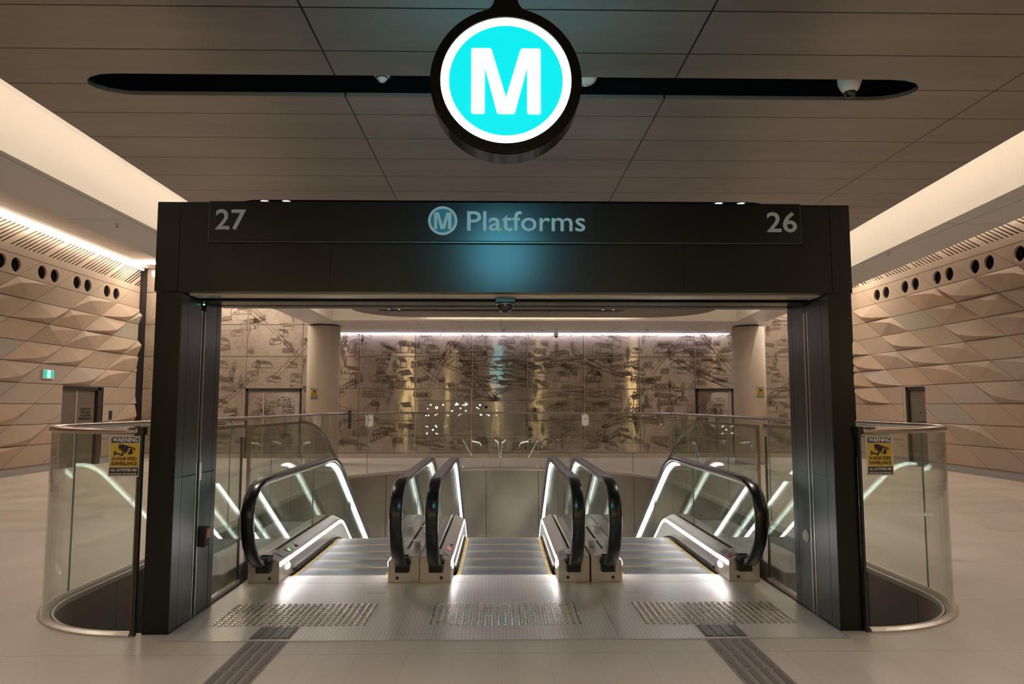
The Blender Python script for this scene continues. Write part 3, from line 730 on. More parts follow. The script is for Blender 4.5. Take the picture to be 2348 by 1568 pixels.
def column(x, y, lab):
    t = thing('round_column', (x, y, 0), lab, 'column')
    b = MB(); b.lathe((x, y, 0), [(.43, 0), (.43, 3.70)], 2, 48); b.build('shaft', 'column', t)
    b = MB(); b.lathe((x, y, 3.70), [(.40, 0), (.40, .037)], 2, 40); b.build('collar_shadow', 'doorblk', t)  # dark-coloured ring stands in for the collar shadow at the column top
    b = MB(); b.lathe((x, y, 0), [(.44, 0), (.44, .1), (.432, .11), (.43, .11)], 2, 40); b.build('foot_ring', 'skirting', t)
column(-4.76, 19.6, 'round pale concrete column at the left of the far wall')
column(6.86, 19.6, 'round pale concrete column at the right of the far wall')
t = thing('warning_sign', (-4.87, 19.15, 1.88), 'small yellow video warning sign on the left column', 'sign'); sticker(t, -4.98, -4.77, 1.72, 2.03, 19.165)
t = thing('warning_sign', (6.97, 19.15, 1.88), 'small yellow video warning sign on the right column', 'sign'); sticker(t, 6.89, 7.10, 1.76, 2.07, 19.165)
# perforation lights in the far wall
HL = [(232, 238, 15, 0), (345, 290, 30, 2), (173, 305, 14, 1), (470, 236, 16, 0), (713, 235, 16, 0), (750, 226, 18, 0), (727, 203, 10, 0), (852, 240, 12, 0), (893, 237, 18, 0), (930, 224, 15, 0), (903, 200, 10, 0), (806, 303, 15, 0), (547, 332, 10, 3), (643, 345, 20, 1), (907, 352, 14, 0), (1180, 240, 18, 0), (1122, 285, 16, 1), (1155, 308, 9, 0), (1299, 280, 28, 3), (1465, 335, 12, 3), (1500, 345, 12, 2), (143, 437, 14, 1), (192, 440, 12, 0), (322, 433, 16, 2), (355, 415, 13, 2), (563, 437, 13, 1), (773, 437, 14, 2), (808, 415, 12, 2), (1200, 420, 24, 1), (1312, 422, 12, 2), (1350, 437, 15, 0), (1495, 437, 13, 2), (143, 645, 10, 1), (172, 655, 11, 0), (325, 637, 12, 0), (345, 658, 14, 0), (275, 716, 17, 0), (160, 785, 16, 0), (340, 788, 13, 0), (370, 796, 7, 0), (505, 655, 7, 0), (540, 638, 9, 2)]
def ray_at_y(u, v, y):
    d = F + Rr * ((u - 1174) / FPX) - U * ((v - 784) / FPX); k = y / d.y; return Vector(CAM) + d * k
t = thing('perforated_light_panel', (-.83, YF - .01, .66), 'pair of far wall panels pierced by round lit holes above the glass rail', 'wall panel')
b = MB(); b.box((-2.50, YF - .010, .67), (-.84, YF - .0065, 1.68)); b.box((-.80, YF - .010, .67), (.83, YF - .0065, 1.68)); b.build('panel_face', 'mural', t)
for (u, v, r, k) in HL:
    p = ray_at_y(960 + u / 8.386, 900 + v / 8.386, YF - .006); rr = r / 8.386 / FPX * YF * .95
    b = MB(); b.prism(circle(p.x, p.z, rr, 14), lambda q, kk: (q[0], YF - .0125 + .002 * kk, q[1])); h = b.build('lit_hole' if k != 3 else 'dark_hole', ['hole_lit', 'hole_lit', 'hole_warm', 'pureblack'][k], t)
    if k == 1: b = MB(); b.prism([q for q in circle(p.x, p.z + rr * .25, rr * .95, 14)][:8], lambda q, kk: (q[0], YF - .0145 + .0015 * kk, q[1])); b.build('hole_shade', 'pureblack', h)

# ------------------------------------------------------------------ glass balustrade round the opening
ZR = 1.385
t = thing('glass_balustrade', (.035, 5.14, 0), 'tall curved glass balustrade with bronze steel rail around the whole escalator opening', 'balustrade')
RP = loop_path(.045, 16, 48)
b = MB(); b.sweep([(x, y, ZR) for x, y in RP], circ_sec(.024, 12)); b.build('top_rail', 'rail', t)
b = MB(); b.sweep([(x, y, .03) for x, y in RP], [(-.034, -.03), (.034, -.03), (.034, -.016), (.014, .0), (-.014, .0), (-.034, -.016)], smooth=False); b.build('base_shoe', 'steel_warm', t)
b = MB(); b.sweep([(x, y, -.03) for x, y in loop_path(-.02, 14, 44)], [(-.008, -.01), (.008, -.01), (.008, .03), (-.008, .03)], smooth=False); b.build('opening_edge_trim', 'steel', t)
def seglen(P): 
    a = [0]
    for p, q in zip(P, P[1:]): a.append(a[-1] + math.dist(p, q))
    return a
AL = seglen(RP); TOT = AL[-1]
def at_len(s_):
    for i in range(len(AL) - 1):
        if AL[i + 1] >= s_: k = (s_ - AL[i]) / max(AL[i + 1] - AL[i], 1e-9); return (RP[i][0] + (RP[i + 1][0] - RP[i][0]) * k, RP[i][1] + (RP[i + 1][1] - RP[i][1]) * k)
    return RP[-1]
c0 = AL[16] + .03
cuts = [0, c0]; n_mid = 16; span = TOT - 2 * c0
cuts += [c0 + span * i / n_mid for i in range(1, n_mid)] + [TOT - c0, TOT]
for ci, (a, c) in enumerate(zip(cuts, cuts[1:])):
    pts = [at_len(a + .006)] + [RP[i] for i in range(len(RP)) if a + .01 < AL[i] < c - .01] + [at_len(c - .006)]
    b = MB(); b.sweep([(x, y, .69) for x, y in pts], [(-.006, -.66), (.006, -.66), (.006, .68), (-.006, .68)], smooth=False, caps=False)
    gl = b.build('glass_panel', 'glass', t, fix=False)
    for p in b.v: pass
    e0 = at_len(a + .003); b = MB(); b.box((e0[0] - .006, e0[1] - .004, .03), (e0[0] + .006, e0[1] + .004, ZR - .02)); b.build('panel_edge', 'glassedge' if ci else 'brown', gl)
for x in (RP[0][0] + .02, RP[-1][0] - .02):
    b = MB(); b.box((x - .008, 5.08, 0), (x + .008, 5.112, ZR - .01)); b.box((x - .016, 5.065, ZR - .028), (x + .016, 5.127, ZR + .028)); b.build('end_post', 'doorblk', t)
t = thing('warning_sign', (-2.59, 5.07, 1.06), 'yellow and white video surveillance warning sign on the curved glass left of the portal', 'sign'); sticker(t, -2.70, -2.485, 1.07, 1.35, 5.085)
t = thing('warning_sign', (2.69, 5.07, 1.06), 'yellow and white video surveillance warning sign on the curved glass right of the portal', 'sign'); sticker(t, 2.595, 2.785, 1.07, 1.345, 5.085)
for x, lab in ((-2.97, 'left'), (2.1, 'right')):
    yy = 14.9 + 3.265 * math.sqrt(max(0, 1 - ((x - .035) / 3.61) ** 2)) - .03
    tt = thing('glass_door_plate', (x, yy, 1.08), 'white rectangular clamp plate on the far curved glass, %s one' % lab, 'plate')
    b = MB(); b.bbox((x - .085, yy - .02, 1.07), (x + .085, yy - .002, 1.36), .004); b.build('plate', 'whitepl', tt)
    b = MB(); b.box((x - .02, yy - .024, 1.225), (x + .02, yy - .019, 1.245)); 
    for sx in (-1, 1):
        for zz in (1.085, 1.345): b.box((x + sx * .05 - .018, yy - .024, zz - .008), (x + sx * .05 + .018, yy - .019, zz + .008))
    b.build('fixings', 'doorblk', tt)
b = MB(); b.box((-3.32, 15.98, 1.06), (-3.25, 16.02, 1.46)); o = b.build('slim_device_box', 'doorblk'); tag(o, 'slim upright grey device box on the far left of the glass rail', 'box')

# ------------------------------------------------------------------ portal
PL0, PL1, PR0, PR1 = -2.44, PX0, PX1, 2.545; PYF, PYB = 5.12, 5.86; ZO, ZP = 2.37, 3.02
t = thing('entrance_portal', (.05, 5.12, 0), 'large black steel portal frame standing over the escalator landing', 'portal')
for (a, c, lab) in ((PL0, PL1, 'l'), (PR0, PR1, 'r')):
    inner = c if lab == 'l' else a; sgn = -1 if lab == 'l' else 1
    b = MB(); b.box((a, PYF, 0), (c, PYF + .12, ZO - .004), 0)
    b.box((a, PYF + .121, 0), (inner + sgn * .012, PYB, ZO - .004), 0) if lab == 'r' else b.box((a, PYF + .121, 0), (inner - .012, PYB, ZO - .004), 0)
    pst = b.build('post', 'black', t)
    for (y0, y1) in ((5.122, 5.235), (5.241, 5.47), (5.555, 5.77), (5.776, 5.86)):
        for (z0, z1) in ((0, 1.05), (1.054, 2.366)):
            b = MB(); b.bbox((inner + sgn * .013, y0, z0), (inner - sgn * .001, y1, z1), .002); b.build('side_panel', 'postside', pst)
    b = MB(); b.box((inner + sgn * .012, 5.475, 0), (inner - sgn * .003, 5.487, 2.28)); b.box((inner + sgn * .012, 5.535, 0), (inner - sgn * .003, 5.548, 2.28)); b.build('shutter_track', 'steel', pst)
    b = MB(); b.box((inner + sgn * .0125, 5.488, 0), (inner + sgn * .011, 5.534, 2.36)); b.build('track_groove', 'pureblack', pst)
b = MB()
for (a, c) in ((PL0 - .012, PL1 - .03), (PL1 - .026, -1.21), (-1.207, 1.33), (1.333, PR0 + .03), (PR0 + .034, PR1 + .012)): b.box((a, PYF - .008, ZO), (c, PYB, ZP))
b.build('header', 'black', t)
b = MB(); b.box((PL1 + .02, 5.2, ZO - .012), (PR0 - .02, 5.36, ZO)); b.box((PL1 + .02, 5.62, ZO - .012), (PR0 - .02, 5.70, ZO)); b.build('soffit_profile', 'steel_warm', t)
b = MB(); b.box((PL1 + .02, 5.40, ZO - .03), (PR0 - .02, 5.60, ZO - .001)); b.box((PL1 + .02, 5.72, ZO - .02), (PR0 - .02, 5.86, ZO)); b.build('shutter_housing', 'signblack', t)
b = MB(); b.box((PL1 + .02, 5.64, ZO - .02), (PR0 - .02, 5.655, ZO - .005)); b.build('shutter_bottom_edge', 'steel', t)
b = MB(); b.lathe((PL1 + .02, 5.46, 2.325), [(0, -.006), (.006, -.006), (.006, .006), (0, .006)], 1, 10); b.build('green_lamp', 'greenled', t)
# sign board
YB = PYF - .045
t = thing('platform_sign', (.055, YB, 2.73), 'long black platforms sign board with white lettering across the portal header', 'sign')
b = MB(); b.bbox((-2.065, YB, 2.732), (2.18, PYF - .008, 3.018), .003); b.build('board', 'signblack', t)
b = MB(); b.box((-2.075, YB + .008, 2.722), (2.19, PYF - .007, 2.731)); b.box((-2.075, YB + .006, 2.722), (-2.067, PYF - .007, 3.018)); b.box((2.182, YB + .006, 2.722), (2.19, PYF - .007, 3.018)); b.build('edge_trim', 'postside', t)
Yt = YB - .002
tb = text_mb('27', .205, (-1.915, Yt, 2.875), 0, .003, .001, width=.215); tb.build('number_27', 'letter', t)
tb = text_mb('26', .205, (2.045, Yt, 2.873), 0, .003, .001, width=.22); tb.build('number_26', 'letter', t)
tb = text_mb('Platforms', .205, (.195, Yt, 2.872), 0, .0015, .001, width=.85); tb.build('platforms_lettering', 'letter', t)
def rpoly(pts, r, n=4):
    out = []; k = len(pts)
    for i in range(k):
        p0, p, p1 = Vector(pts[i - 1]), Vector(pts[i]), Vector(pts[(i + 1) % k])
        a = (p0 - p); c = (p1 - p); rr = min(r, a.length * .45, c.length * .45); a = p + a.normalized() * rr; c = p + c.normalized() * rr
        for j in range(n + 1): t_ = j / n; out.append(tuple(a * (1 - t_) ** 2 + p * 2 * t_ * (1 - t_) + c * t_ ** 2))
    return out
Mpts = [(-.525, .5), (-.225, .5), (0, -.27), (.225, .5), (.525, .5), (.525, -.53), (.32, -.53), (.32, .20), (.13, -.53), (-.13, -.53), (-.32, .20), (-.32, -.53), (-.525, -.53)]
def roundel(t, x, z, y, ro, ri, s_, mw, mc, dep=.002):
    b = MB(); b.prism(circle(x, z, ro, 64), lambda p, k: (p[0], y + dep * k, p[1]), holes=[circle(x, z, ri, 64)]); b.build('ring', mw, t)
    b = MB(); b.prism(circle(x, z, ri, 64), lambda p, k: (p[0], y + dep * k, p[1])); b.build('disc', mc, t)
    b = MB(); b.prism(rpoly([(x + px * s_, z + pz * s_) for px, pz in Mpts], s_ * .035), lambda p, k: (p[0], y - dep + dep * .9 * k, p[1])); b.build('letter_m', mw, t)
roundel(t, -.405, 2.882, Yt, .105, .087, .118, 'letter', 'teal')
# hanging illuminated sign
YS = 3.15; sx, sz = .03, 3.03
t = thing('metro_sign', (sx, YS, 2.68), 'round illuminated cyan and white M sign hanging in front of the portal', 'sign')
R0 = .345; hw = .052; pts = []
a0 = math.asin((hw + .065) / R0)
for i in range(73): a = PI / 2 - a0 - (2 * PI - 2 * a0) * i / 72; pts.append((sx + R0 * math.cos(a), sz + R0 * math.sin(a)))
zt2 = pts[-1][1]
left = [(sx - hw - .065 + .065 * math.sin(q) , zt2 + .075 * (1 - math.cos(q))) for q in [PI / 2 * i / 6 for i in range(1, 7)]]
right = [(2 * sx - p[0], p[1]) for p in reversed(left)]
b = MB(); b.prism(pts + left + [(sx - hw, ZRAFT), (sx + hw, ZRAFT)] + right, lambda p, k: (p[0], YS + .13 * k, p[1])); b.build('housing', 'black', t)
b = MB(); b.prism(circle(sx, sz, R0 - .004, 64), lambda p, k: (p[0], YS - .012 + .012 * k, p[1]), holes=[circle(sx, sz, .297, 64)]); b.build('bezel', 'signblack', t)
roundel(t, sx, sz, YS - .003, .297, .258, .300, 'signwhite', 'cyan', .0025)

yb2 = YS + .13
b = MB(); b.prism(circle(sx, sz, .297, 64), lambda p, k: (p[0], yb2 + .003 * k, p[1]), holes=[circle(sx, sz, .258, 64)]); b.build('ring', 'white_back', t)
b = MB(); b.prism(circle(sx, sz, .258, 64), lambda p, k: (p[0], yb2 + .003 * k, p[1])); b.build('disc', 'cyan_back', t)
b = MB(); b.prism(rpoly([(sx + px * .3, sz + pz * .3) for px, pz in Mpts], .0105), lambda p, k: (p[0], yb2 + .0035 + .0025 * k, p[1])); b.build('letter_m', 'white_back', t)
# ------------------------------------------------------------------ ceiling fittings
def dome_camera(x, y, ztop, r, lab, body='whitepl', h=.12):
    t = thing('dome_camera', (x, y, ztop), lab, 'security camera')
    b = MB(); b.lathe((x, y, ztop), [(0, 0), (r, 0), (r, -.03), (r * .97, -h * .5), (r * .72, -h * .85), (r * .5, -h)], 2, 28); b.build('housing', body, t)
    b = MB(); b.lathe((x, y, ztop - h * .93), [(r * .52, 0), (r * .5, -r * .25), (r * .34, -r * .5), (0, -r * .6)], 2, 24); b.build('lens_dome', 'dome', t)
    b = MB(); b.lathe((x, y, ztop - h * .9), [(r * .56, 0), (r * .56, -.006), (r * .5, -.006)], 2, 24); b.build('lens_ring', 'steel', t)
dome_camera(2.50, 4.91, 3.915, .082, 'white dome camera hanging in the right end of the near ceiling slot', h=.13)
t = thing('dome_camera', (.045, 5.23, ZO), 'dark dome camera under the middle of the portal header', 'security camera')
b = MB(); b.bbox((-.03, 5.15, ZO - .07), (.12, 5.30, ZO - .032), .006); b.build('mount', 'signblack', t)
b = MB(); b.lathe((.045, 5.225, ZO - .07), [(0, 0), (.062, 0), (.055, -.03), (.035, -.06), (0, -.068)], 2, 24); b.build('lens_dome', 'dome', t)
b = MB(); b.lathe((.045, 5.225, ZO - .07), [(.06, 0), (.066, 0), (.066, -.006), (.06, -.006)], 2, 24); b.build('lens_ring', 'steel', t)
t = thing('smoke_detector', (-.83, 4.92, 3.88), 'small white smoke detector in the near ceiling slot left of the hanging sign', 'smoke detector')
b = MB(); b.lathe((-.83, 4.92, 3.90), [(0, 0), (.055, 0), (.055, -.02), (.03, -.045), (.02, -.06), (0, -.062)], 2, 24); b.build('body', 'whitepl', t)
b = MB(); 
b.lathe((-.83, 4.92, 3.868), [(.035, 0), (.045, 0), (.045, -.006), (.035, -.006)], 2, 24)
b.build('vents', 'doorblk', t)
t = thing('ceiling_sensor', (.60, 4.95, 3.9), 'white bowl shaped sensor in the ceiling slot just right of the hanging sign', 'sensor')
b = MB(); b.lathe((.62, 4.98, 3.93), [(0, 0), (.085, 0), (.085, -.02), (.07, -.05), (.04, -.07), (0, -.078)], 2, 28); b.build('body', 'whitepl', t)
b = MB(); b.lathe((.62, 4.98, 3.855), [(.02, 0), (.012, -.008), (0, -.01)], 2, 12); b.build('lens', 'cream', t)
# downlights in the slots
def downlight(x, y, z, r, lab, grp, proto=None):
    if proto: return copy_thing(proto, (x, y, z), lab)
    t = thing('downlight', (x, y, z), lab, 'downlight', grp)
    b = MB(); b.lathe((x, y, z), [(r, .05), (r * 1.12, .05), (r * 1.12, 0), (r, 0), (r, .04)], 2, 24); b.build('ring', 'doorblk', t)
    b = MB(); b.lathe((x, y, z + .008), [(0, 0), (r * .98, 0), (r * .98, .02), (0, .02)], 2, 24); b.build('lens', 'lamp_white', t)
    return t
pr = None
for rowname, y in (('slot above the portal', 7.86), ('farthest ceiling slot', 16.86)):
    for x, nm in ((-2.66, 'outer left'), (-2.36, 'inner left'), (2.46, 'inner right'), (2.77, 'outer right')):
        if x < -2.5 or x > 2.7: x -= .06 * (1 if x > 0 else -1)
        r_ = downlight(x, y, 3.815, .045, 'bright %s downlight in the %s' % (nm, rowname), 'downlights in the ceiling slots', pr); pr = pr or r_
pr = None
for i, (u, v) in enumerate(((905, 756), (1018, 756), (1134, 757), (1245, 757), (1484, 757), (1597, 758))):
    d = F + Rr * ((u - 1174) / FPX) - U * ((v - 784) / FPX); k = (ZS - CAM[2]) / d.z; p = Vector(CAM) + d * k
    r_ = downlight(p.x, p.y, ZS - .004, .07, 'small round downlight in the far soffit, %s from the left' % ['first', 'second', 'third', 'fourth', 'fifth', 'sixth'][i], 'downlights in the far soffit', pr); pr = pr or r_
    spot('soffit_spot', (p.x, p.y, ZS - .02), 18)
t = thing('dome_camera', (1.63, 20.4, ZS), 'white bullet shaped camera hanging from the far soffit', 'security camera')
b = MB(); b.lathe((1.63, 20.4, ZS), [(0, 0), (.06, 0), (.065, -.03), (.065, -.17), (.045, -.2), (0, -.2)], 2, 20); b.build('housing', 'whitepl', t)
b = MB(); b.lathe((1.63, 20.4, ZS - .19), [(.045, 0), (.04, -.04), (.02, -.065), (0, -.07)], 2, 16); b.build('lens_dome', 'dome', t)
b = MB(); b.lathe((.13, 20.5, ZS), [(0, 0), (.055, 0), (.055, -.05), (.035, -.07), (0, -.07)], 2, 20); o = b.build('smoke_detector', 'cream'); tag(o, 'round beige smoke detector on the far soffit', 'smoke detector')
sp = None
for i, (x, y, z, lab) in enumerate(((-3.6, 19.9, ZS, 'far soffit beside the left column'), (-1.2, 20.2, ZS, 'far soffit left of centre'), (.75, 20.3, ZS, 'far soffit right of centre'), (3.6, 20.2, ZS, 'far soffit toward the right column'), (-4.6, 8.6, ZS, 'left soffit beside the portal'), (5.55, 10.0, ZS, 'right soffit beside the portal'), (6.2, 18.0, ZS, 'right soffit before the right column'))):
    if sp is None:
        sp = thing('sprinkler', (x, y, z), 'small pale sprinkler head on the ' + lab, 'sprinkler', 'sprinkler heads')
        b = MB(); b.lathe((x, y, z), [(0, 0), (.03, 0), (.03, -.006), (.01, -.01), (.01, -.04), (.026, -.042), (.026, -.046), (0, -.046)], 2, 12); b.build('head', 'steel', sp)
    else: copy_thing(sp, (x, y, z), 'small pale sprinkler head on the ' + lab)
pr = None
for y, lab in ((16.38, 'nearer'), (19.26, 'farther')):
    if pr is None:
        pr = thing('recessed_downlight', (-9.8, y, ZH), lab + ' black recessed downlight in the high ceiling beside the left wall', 'downlight', 'recessed downlights in the left side ceiling')
        b = MB(); b.lathe((-9.8, y, ZH - .012), [(.17, 0), (.19, 0), (.19, .012), (.17, .012)], 2, 28); b.build('ring', 'highceil', pr)
        b = MB(); b.lathe((-9.8, y, ZH - .008), [(0, 0), (.17, 0), (.17, .006), (0, .006)], 2, 28); b.build('opening', 'pureblack', pr)
    else: copy_thing(pr, (-9.8, y, ZH), lab + ' black recessed downlight in the high ceiling beside the left wall')

# ------------------------------------------------------------------ landing plates, studs, guide strips
stud_b = MB(); stud_b.lathe((0, 0, 0), [(.0175, 0), (.0125, .0058), (0, .0058)], 2, 10, smooth=False)
stud_me = None
def plate(x0, x1, sx0, ncol, lab, insert=None):
    global stud_me
    t = thing('landing_plate', ((x0 + x1) / 2, 5.9, 0), lab, 'floor plate')
    b = MB(); b.box((x0 + .004, PY0, 0), (x1 - .004, 6.522, .004)); b.build('plate', 'plate', t)
    b = MB(); b.box((x0, PY0 - .012, 0), (x1, PY0, .0045)); b.box((x1 - .004, PY0, 0), (x1 + .004, 6.5, .0042)); b.build('edge_trim', 'steel_warm', t)
    b = MB(); b.box((x0 + .23, 6.15, .004), (x0 + .36, 6.22, .0048)) if x0 > 0 else b.box((x1 - .40, 6.15, .004), (x1 - .24, 6.22, .0048)); b.build('lifting_cover', 'steel_warm', t)
    pos = [(sx0 + .0487 * c, 5.305 + .0487 * r) for r in range(12) for c in range(ncol)]
    if insert:
        b = MB(); b.box((insert[0], 5.0, .004), (insert[1], 5.265, .006)); ins = b.build('guide_insert', 'strip_dark', t)
        for k in range(4):
            xx = insert[0] + (insert[1] - insert[0]) * (k + .5) / 4; b = MB(); b.bbox((xx - .018, 5.01, .006), (xx + .018, 5.255, .0095), .002); b.build('guide_bar', 'strip_dark', ins)
    rest = MB()
    for i, (x, y) in enumerate(pos):
        if i < 100:
            if stud_me is None:
                o = stud_b.build('stud', 'stud', t); stud_me = o.data
            else:
                o = bpy.data.objects.new('stud', stud_me); COL.objects.link(o); o.parent = t
            o.location = Vector((x, y, .004)) - WLOC[t]
        else: rest.add([(vx + x, vy + y, vz + .004) for vx, vy, vz in stud_b.v], stud_b.f)
    o = rest.build('studs', 'stud', t, fix=False); o['kind'] = 'stuff'
plate(-2.25, -.70, -2.03, 23, 'left ribbed metal landing plate with tactile studs and dark guide insert', (-1.67, -1.40))
plate(-.70, .82, -.485, 23, 'middle ribbed metal landing plate with tactile studs', None)
plate(.82, 2.37, 1.065, 23, 'right ribbed metal landing plate with tactile studs and dark guide insert', (1.40, 1.69))
def tactile(x0, x1, y0, y1, lab, grp):
    t = thing('tactile_tile', ((x0 + x1) / 2, (y0 + y1) / 2, 0), lab, 'floor tile', grp)
    b = MB(); b.box((x0, y0 + .002, 0), (x1, y1 - .002, .003)); b.build('tile', 'tactile', t)
    for k in range(4):
        xx = x0 + (x1 - x0) * (k + .5) / 4; r = .018; a, c = y0 + .015, y1 - .01
        P = [(xx + r * math.cos(q), c - r + r * math.sin(q)) for q in [PI * i / 6 for i in range(7)]] + [(xx - r * math.cos(q), a + r - r * math.sin(q)) for q in [PI * i / 6 for i in range(7)]]
        b = MB(); b.prism(P, lambda p, kk: (p[0], p[1], .0065 - .0035 * kk)); b.build('raised_bar', 'tactile_bar', t)
for side, a, c in (('left', -1.665, -1.395), ('right', 1.385, 1.68)):
    for i, (y0, y1) in enumerate(((4.715, 4.955), (4.415, 4.715), (4.115, 4.415), (3.815, 4.115), (3.515, 3.815))):
        tactile(a, c, y0, y1, 'grey tactile guide tile on the %s floor strip, %s from the landing plate' % (side, ['first', 'second', 'third', 'fourth', 'fifth'][i]), 'tactile tiles of the %s strip' % side)

# ------------------------------------------------------------------ escalators
def drop(y, y0, y1, sl=.6):
    if y <= y0: return 0.0
    if y <= y1: return sl * (y - y0) ** 2 / (2 * (y1 - y0))
    return sl * (y1 - y0) / 2 + sl * (y - y1)
YE = 17.6
YS_ = [6.53 + .2 * i for i in range(11)] + [8.6 + .08 * i for i in range(16)] + [9.9 + .55 * i for i in range(15)]
def hr(y): return -drop(y, 8.85, 9.6)
def dk(y): return -drop(y, 8.9, 9.25)
def st(y): return -drop(y, 8.4, 9.5)
NOSE = [(6.44, .17), (6.33, .205), (6.20, .29), (6.10, .41), (6.045, .55), (6.04, .68), (6.09, .79), (6.20, .87), (6.36, .905), (6.53, .915)]
def rail_path(off=0.0, y_end=YE):
    P = [Vector((y, z)) for y, z in NOSE] + [Vector((y, .915 + hr(y))) for y in YS_[1:] if y <= y_end]
    if off:
        Q = []
        for i, p in enumerate(P):
            d = (P[min(i + 1, len(P) - 1)] - P[max(i - 1, 0)]).normalized(); Q.append(p + Vector((d.y, -d.x)) * off)
        P = Q
    return P
def strip_yz(mb, xa, xb, top, bot, mi=0):
    """solid between x=xa..xb, following lists of (y,z) top/bottom with equal length"""
    n = len(top); vs = []
    for (y, z), (y2, z2) in zip(top, bot): vs += [(xa, y, z), (xb, y, z), (xb, y2, z2), (xa, y2, z2)]
    fs = []
    for i in range(n - 1):
        for q in range(4): fs.append((4 * i + q, 4 * i + (q + 1) % 4, 4 * i + 4 + (q + 1) % 4, 4 * i + 4 + q))
    fs += [(3, 2, 1, 0), (4 * n - 4, 4 * n - 3, 4 * n - 2, 4 * n - 1)]; mb.add(vs, fs, mi)
def escalator(cx, lab, stickers_left, stickers_right):
    t = thing('escalator', (cx, 6.53, 0), lab, 'escalator', 'escalators going down inside the portal')
    for sg in (-1, 1):
        X = lambda d: cx + sg * d
        hx, gx = X(.607), X(.607)
        # end box with sloped top, chamfered inner edge
        prof = [(.752, .0005), (.752, .235), (.58, .235), (.56, .225), (.478, .185), (.478, .0005)]
        b = MB(); b.prism(prof, lambda p, k: (X(p[0]), 6.53 + (.015 if False else 0) + 2.3 * 0 + k * .30, p[1])); nb = b.build('newel_box', 'steel_warm', t)
        b = MB(); b.lathe((X(.56), 6.532, .045), [(0, -.006), (.014, -.006), (.014, .003), (0, .003)], 1, 14); b.build('key_switch', 'ink', nb)
        if (sg < 0 and stickers_left) or (sg > 0 and stickers_right):
            b = MB(); b.box((X(.66) - .035, 6.527, .02), (X(.66) + .035, 6.5295, .085)); b.build('data_label', 'stickw', nb); b = MB(); b.box((X(.54) - .03, 6.527, .075), (X(.54) + .03, 6.5295, .098)); b.build('data_label', 'stickw', nb)
        # entry boot
        b = MB(); b.bbox((hx - .062, 6.47, .10), (hx + .062, 6.56, .175), .008); b.bbox((hx - .072, 6.485, .165), (hx + .072, 6.56, .205), .008); b.bbox((hx - .058, 6.44, .19), (hx + .058, 6.60, .235), .01); b.build('entry_boot', 'brushm', t)
        # handrail: band with C section following the path
        P = rail_path(0); hw_ = .056
        b = MB(); sec = [(-hw_, -.010), (-hw_ + .006, .010), (-hw_ + .02, .018), (hw_ - .02, .018), (hw_ - .006, .010), (hw_, -.010), (hw_ - .012, -.022), (-hw_ + .012, -.022)]
        n = len(P); vs = []
        for i, p in enumerate(P):
            d = (P[min(i + 1, n - 1)] - P[max(i - 1, 0)]).normalized(); nn = Vector((-d.y, d.x))
            for a, c in sec: vs.append((hx + a, p.x + nn.x * c, p.y + nn.y * c))
        ks = len(sec); fs = [(i * ks + q, i * ks + (q + 1) % ks, (i + 1) * ks + (q + 1) % ks, (i + 1) * ks + q) for i in range(n - 1) for q in range(ks)] + [tuple(range(ks))[::-1], tuple(range((n - 1) * ks, n * ks))]
        b.add(vs, fs, 0, True); b.build('handrail', 'rubber', t)
        # guide profile under it
        Pg = rail_path(.045); Pg2 = rail_path(.025)
        b = MB(); strip_yz(b, hx - .022, hx + .022, [(p.x, p.y) for p in Pg2], [(p.x, p.y) for p in Pg]); b.build('handrail_guide', 'steel_warm', t)
        # lamp under handrail on the bend and incline
        q0 = [p for p, q in zip(rail_path(.047), P) if q.x > 8.8]; q1 = [p for p, q in zip(rail_path(.085), P) if q.x > 8.8]
        b = MB(); xa = hx - sg * .020; strip_yz(b, min(xa, xa + sg * .008), max(xa, xa + sg * .008), [(p.x, p.y) for p in q0], [(p.x, p.y) for p in q1]); b.build('handrail_lamp', 'led2', t)
        # glass
        P3 = rail_path(.04); top = [(p.x, p.y) for p in P3][1:]; bot = []
        for (y, z) in top: bot.append((y, min(z - .002, .215 + dk(y)) if y > 6.53 else min(z - .001, .24)))
        bot = [(max(y, 6.36) if z < .3 else y, z) for y, z in bot]
        b = MB(); strip_yz(b, gx - .006, gx + .006, top, bot); gl = b.build('glass_panel', 'glass2', t)
        for yj in (8.15, 10.2, 12.2):
            b = MB(); b.box((gx - .0062, yj, .22 + dk(yj)), (gx + .0062, yj + .004, .87 + hr(yj))); b.build('panel_joint', 'glassedge', gl)
        # inner deck (sloping), outer deck
        ys = [y for y in YS_ if y >= 6.53]
        ys = [6.83] + [y for y in ys if y > 6.85]
        def deck(prof_, name, mt, ystart=None, zf=dk):
            yy = [y for y in ys] if ystart is None else [y for y in ys if y >= ystart]
            k_ = len(prof_); vs = [(X(p[0]), y, p[1] + zf(y)) for y in yy for p in prof_]
            fs = [(i * k_ + q, i * k_ + (q + 1) % k_, (i + 1) * k_ + (q + 1) % k_, (i + 1) * k_ + q) for i in range(len(yy) - 1) for q in range(k_)] + [tuple(range(k_)), tuple(range((len(yy) - 1) * k_, len(yy) * k_))[::-1]]
            b = MB(); b.add(vs, fs); return b.build(name, mt, t)
        deck([(.590, .20), (.590, .232), (.575, .236), (.478, .188), (.478, .178)], 'inner_deck', 'steel_warm')
        deck([(.752, .18), (.752, .236), (.625, .236), (.625, .18)], 'outer_deck', 'steel')
        deck([(.752, -.30), (.752, .18), (.74, .18), (.74, -.30)], 'outer_cladding', 'steel_warm')
        # skirt: between deck line and steps; light strip inlaid at its top
        yl = [6.46] + [y for y in ys if y > 6.5]
        top = [(y, .186 + dk(y)) for y in ys]; bot = [(y, -.06 + st(y)) for y in ys]
        b = MB(); xs = sorted((X(.474), X(.480))); strip_yz(b, xs[0], xs[1], top, bot); b.build('skirt_panel', 'steel', t)
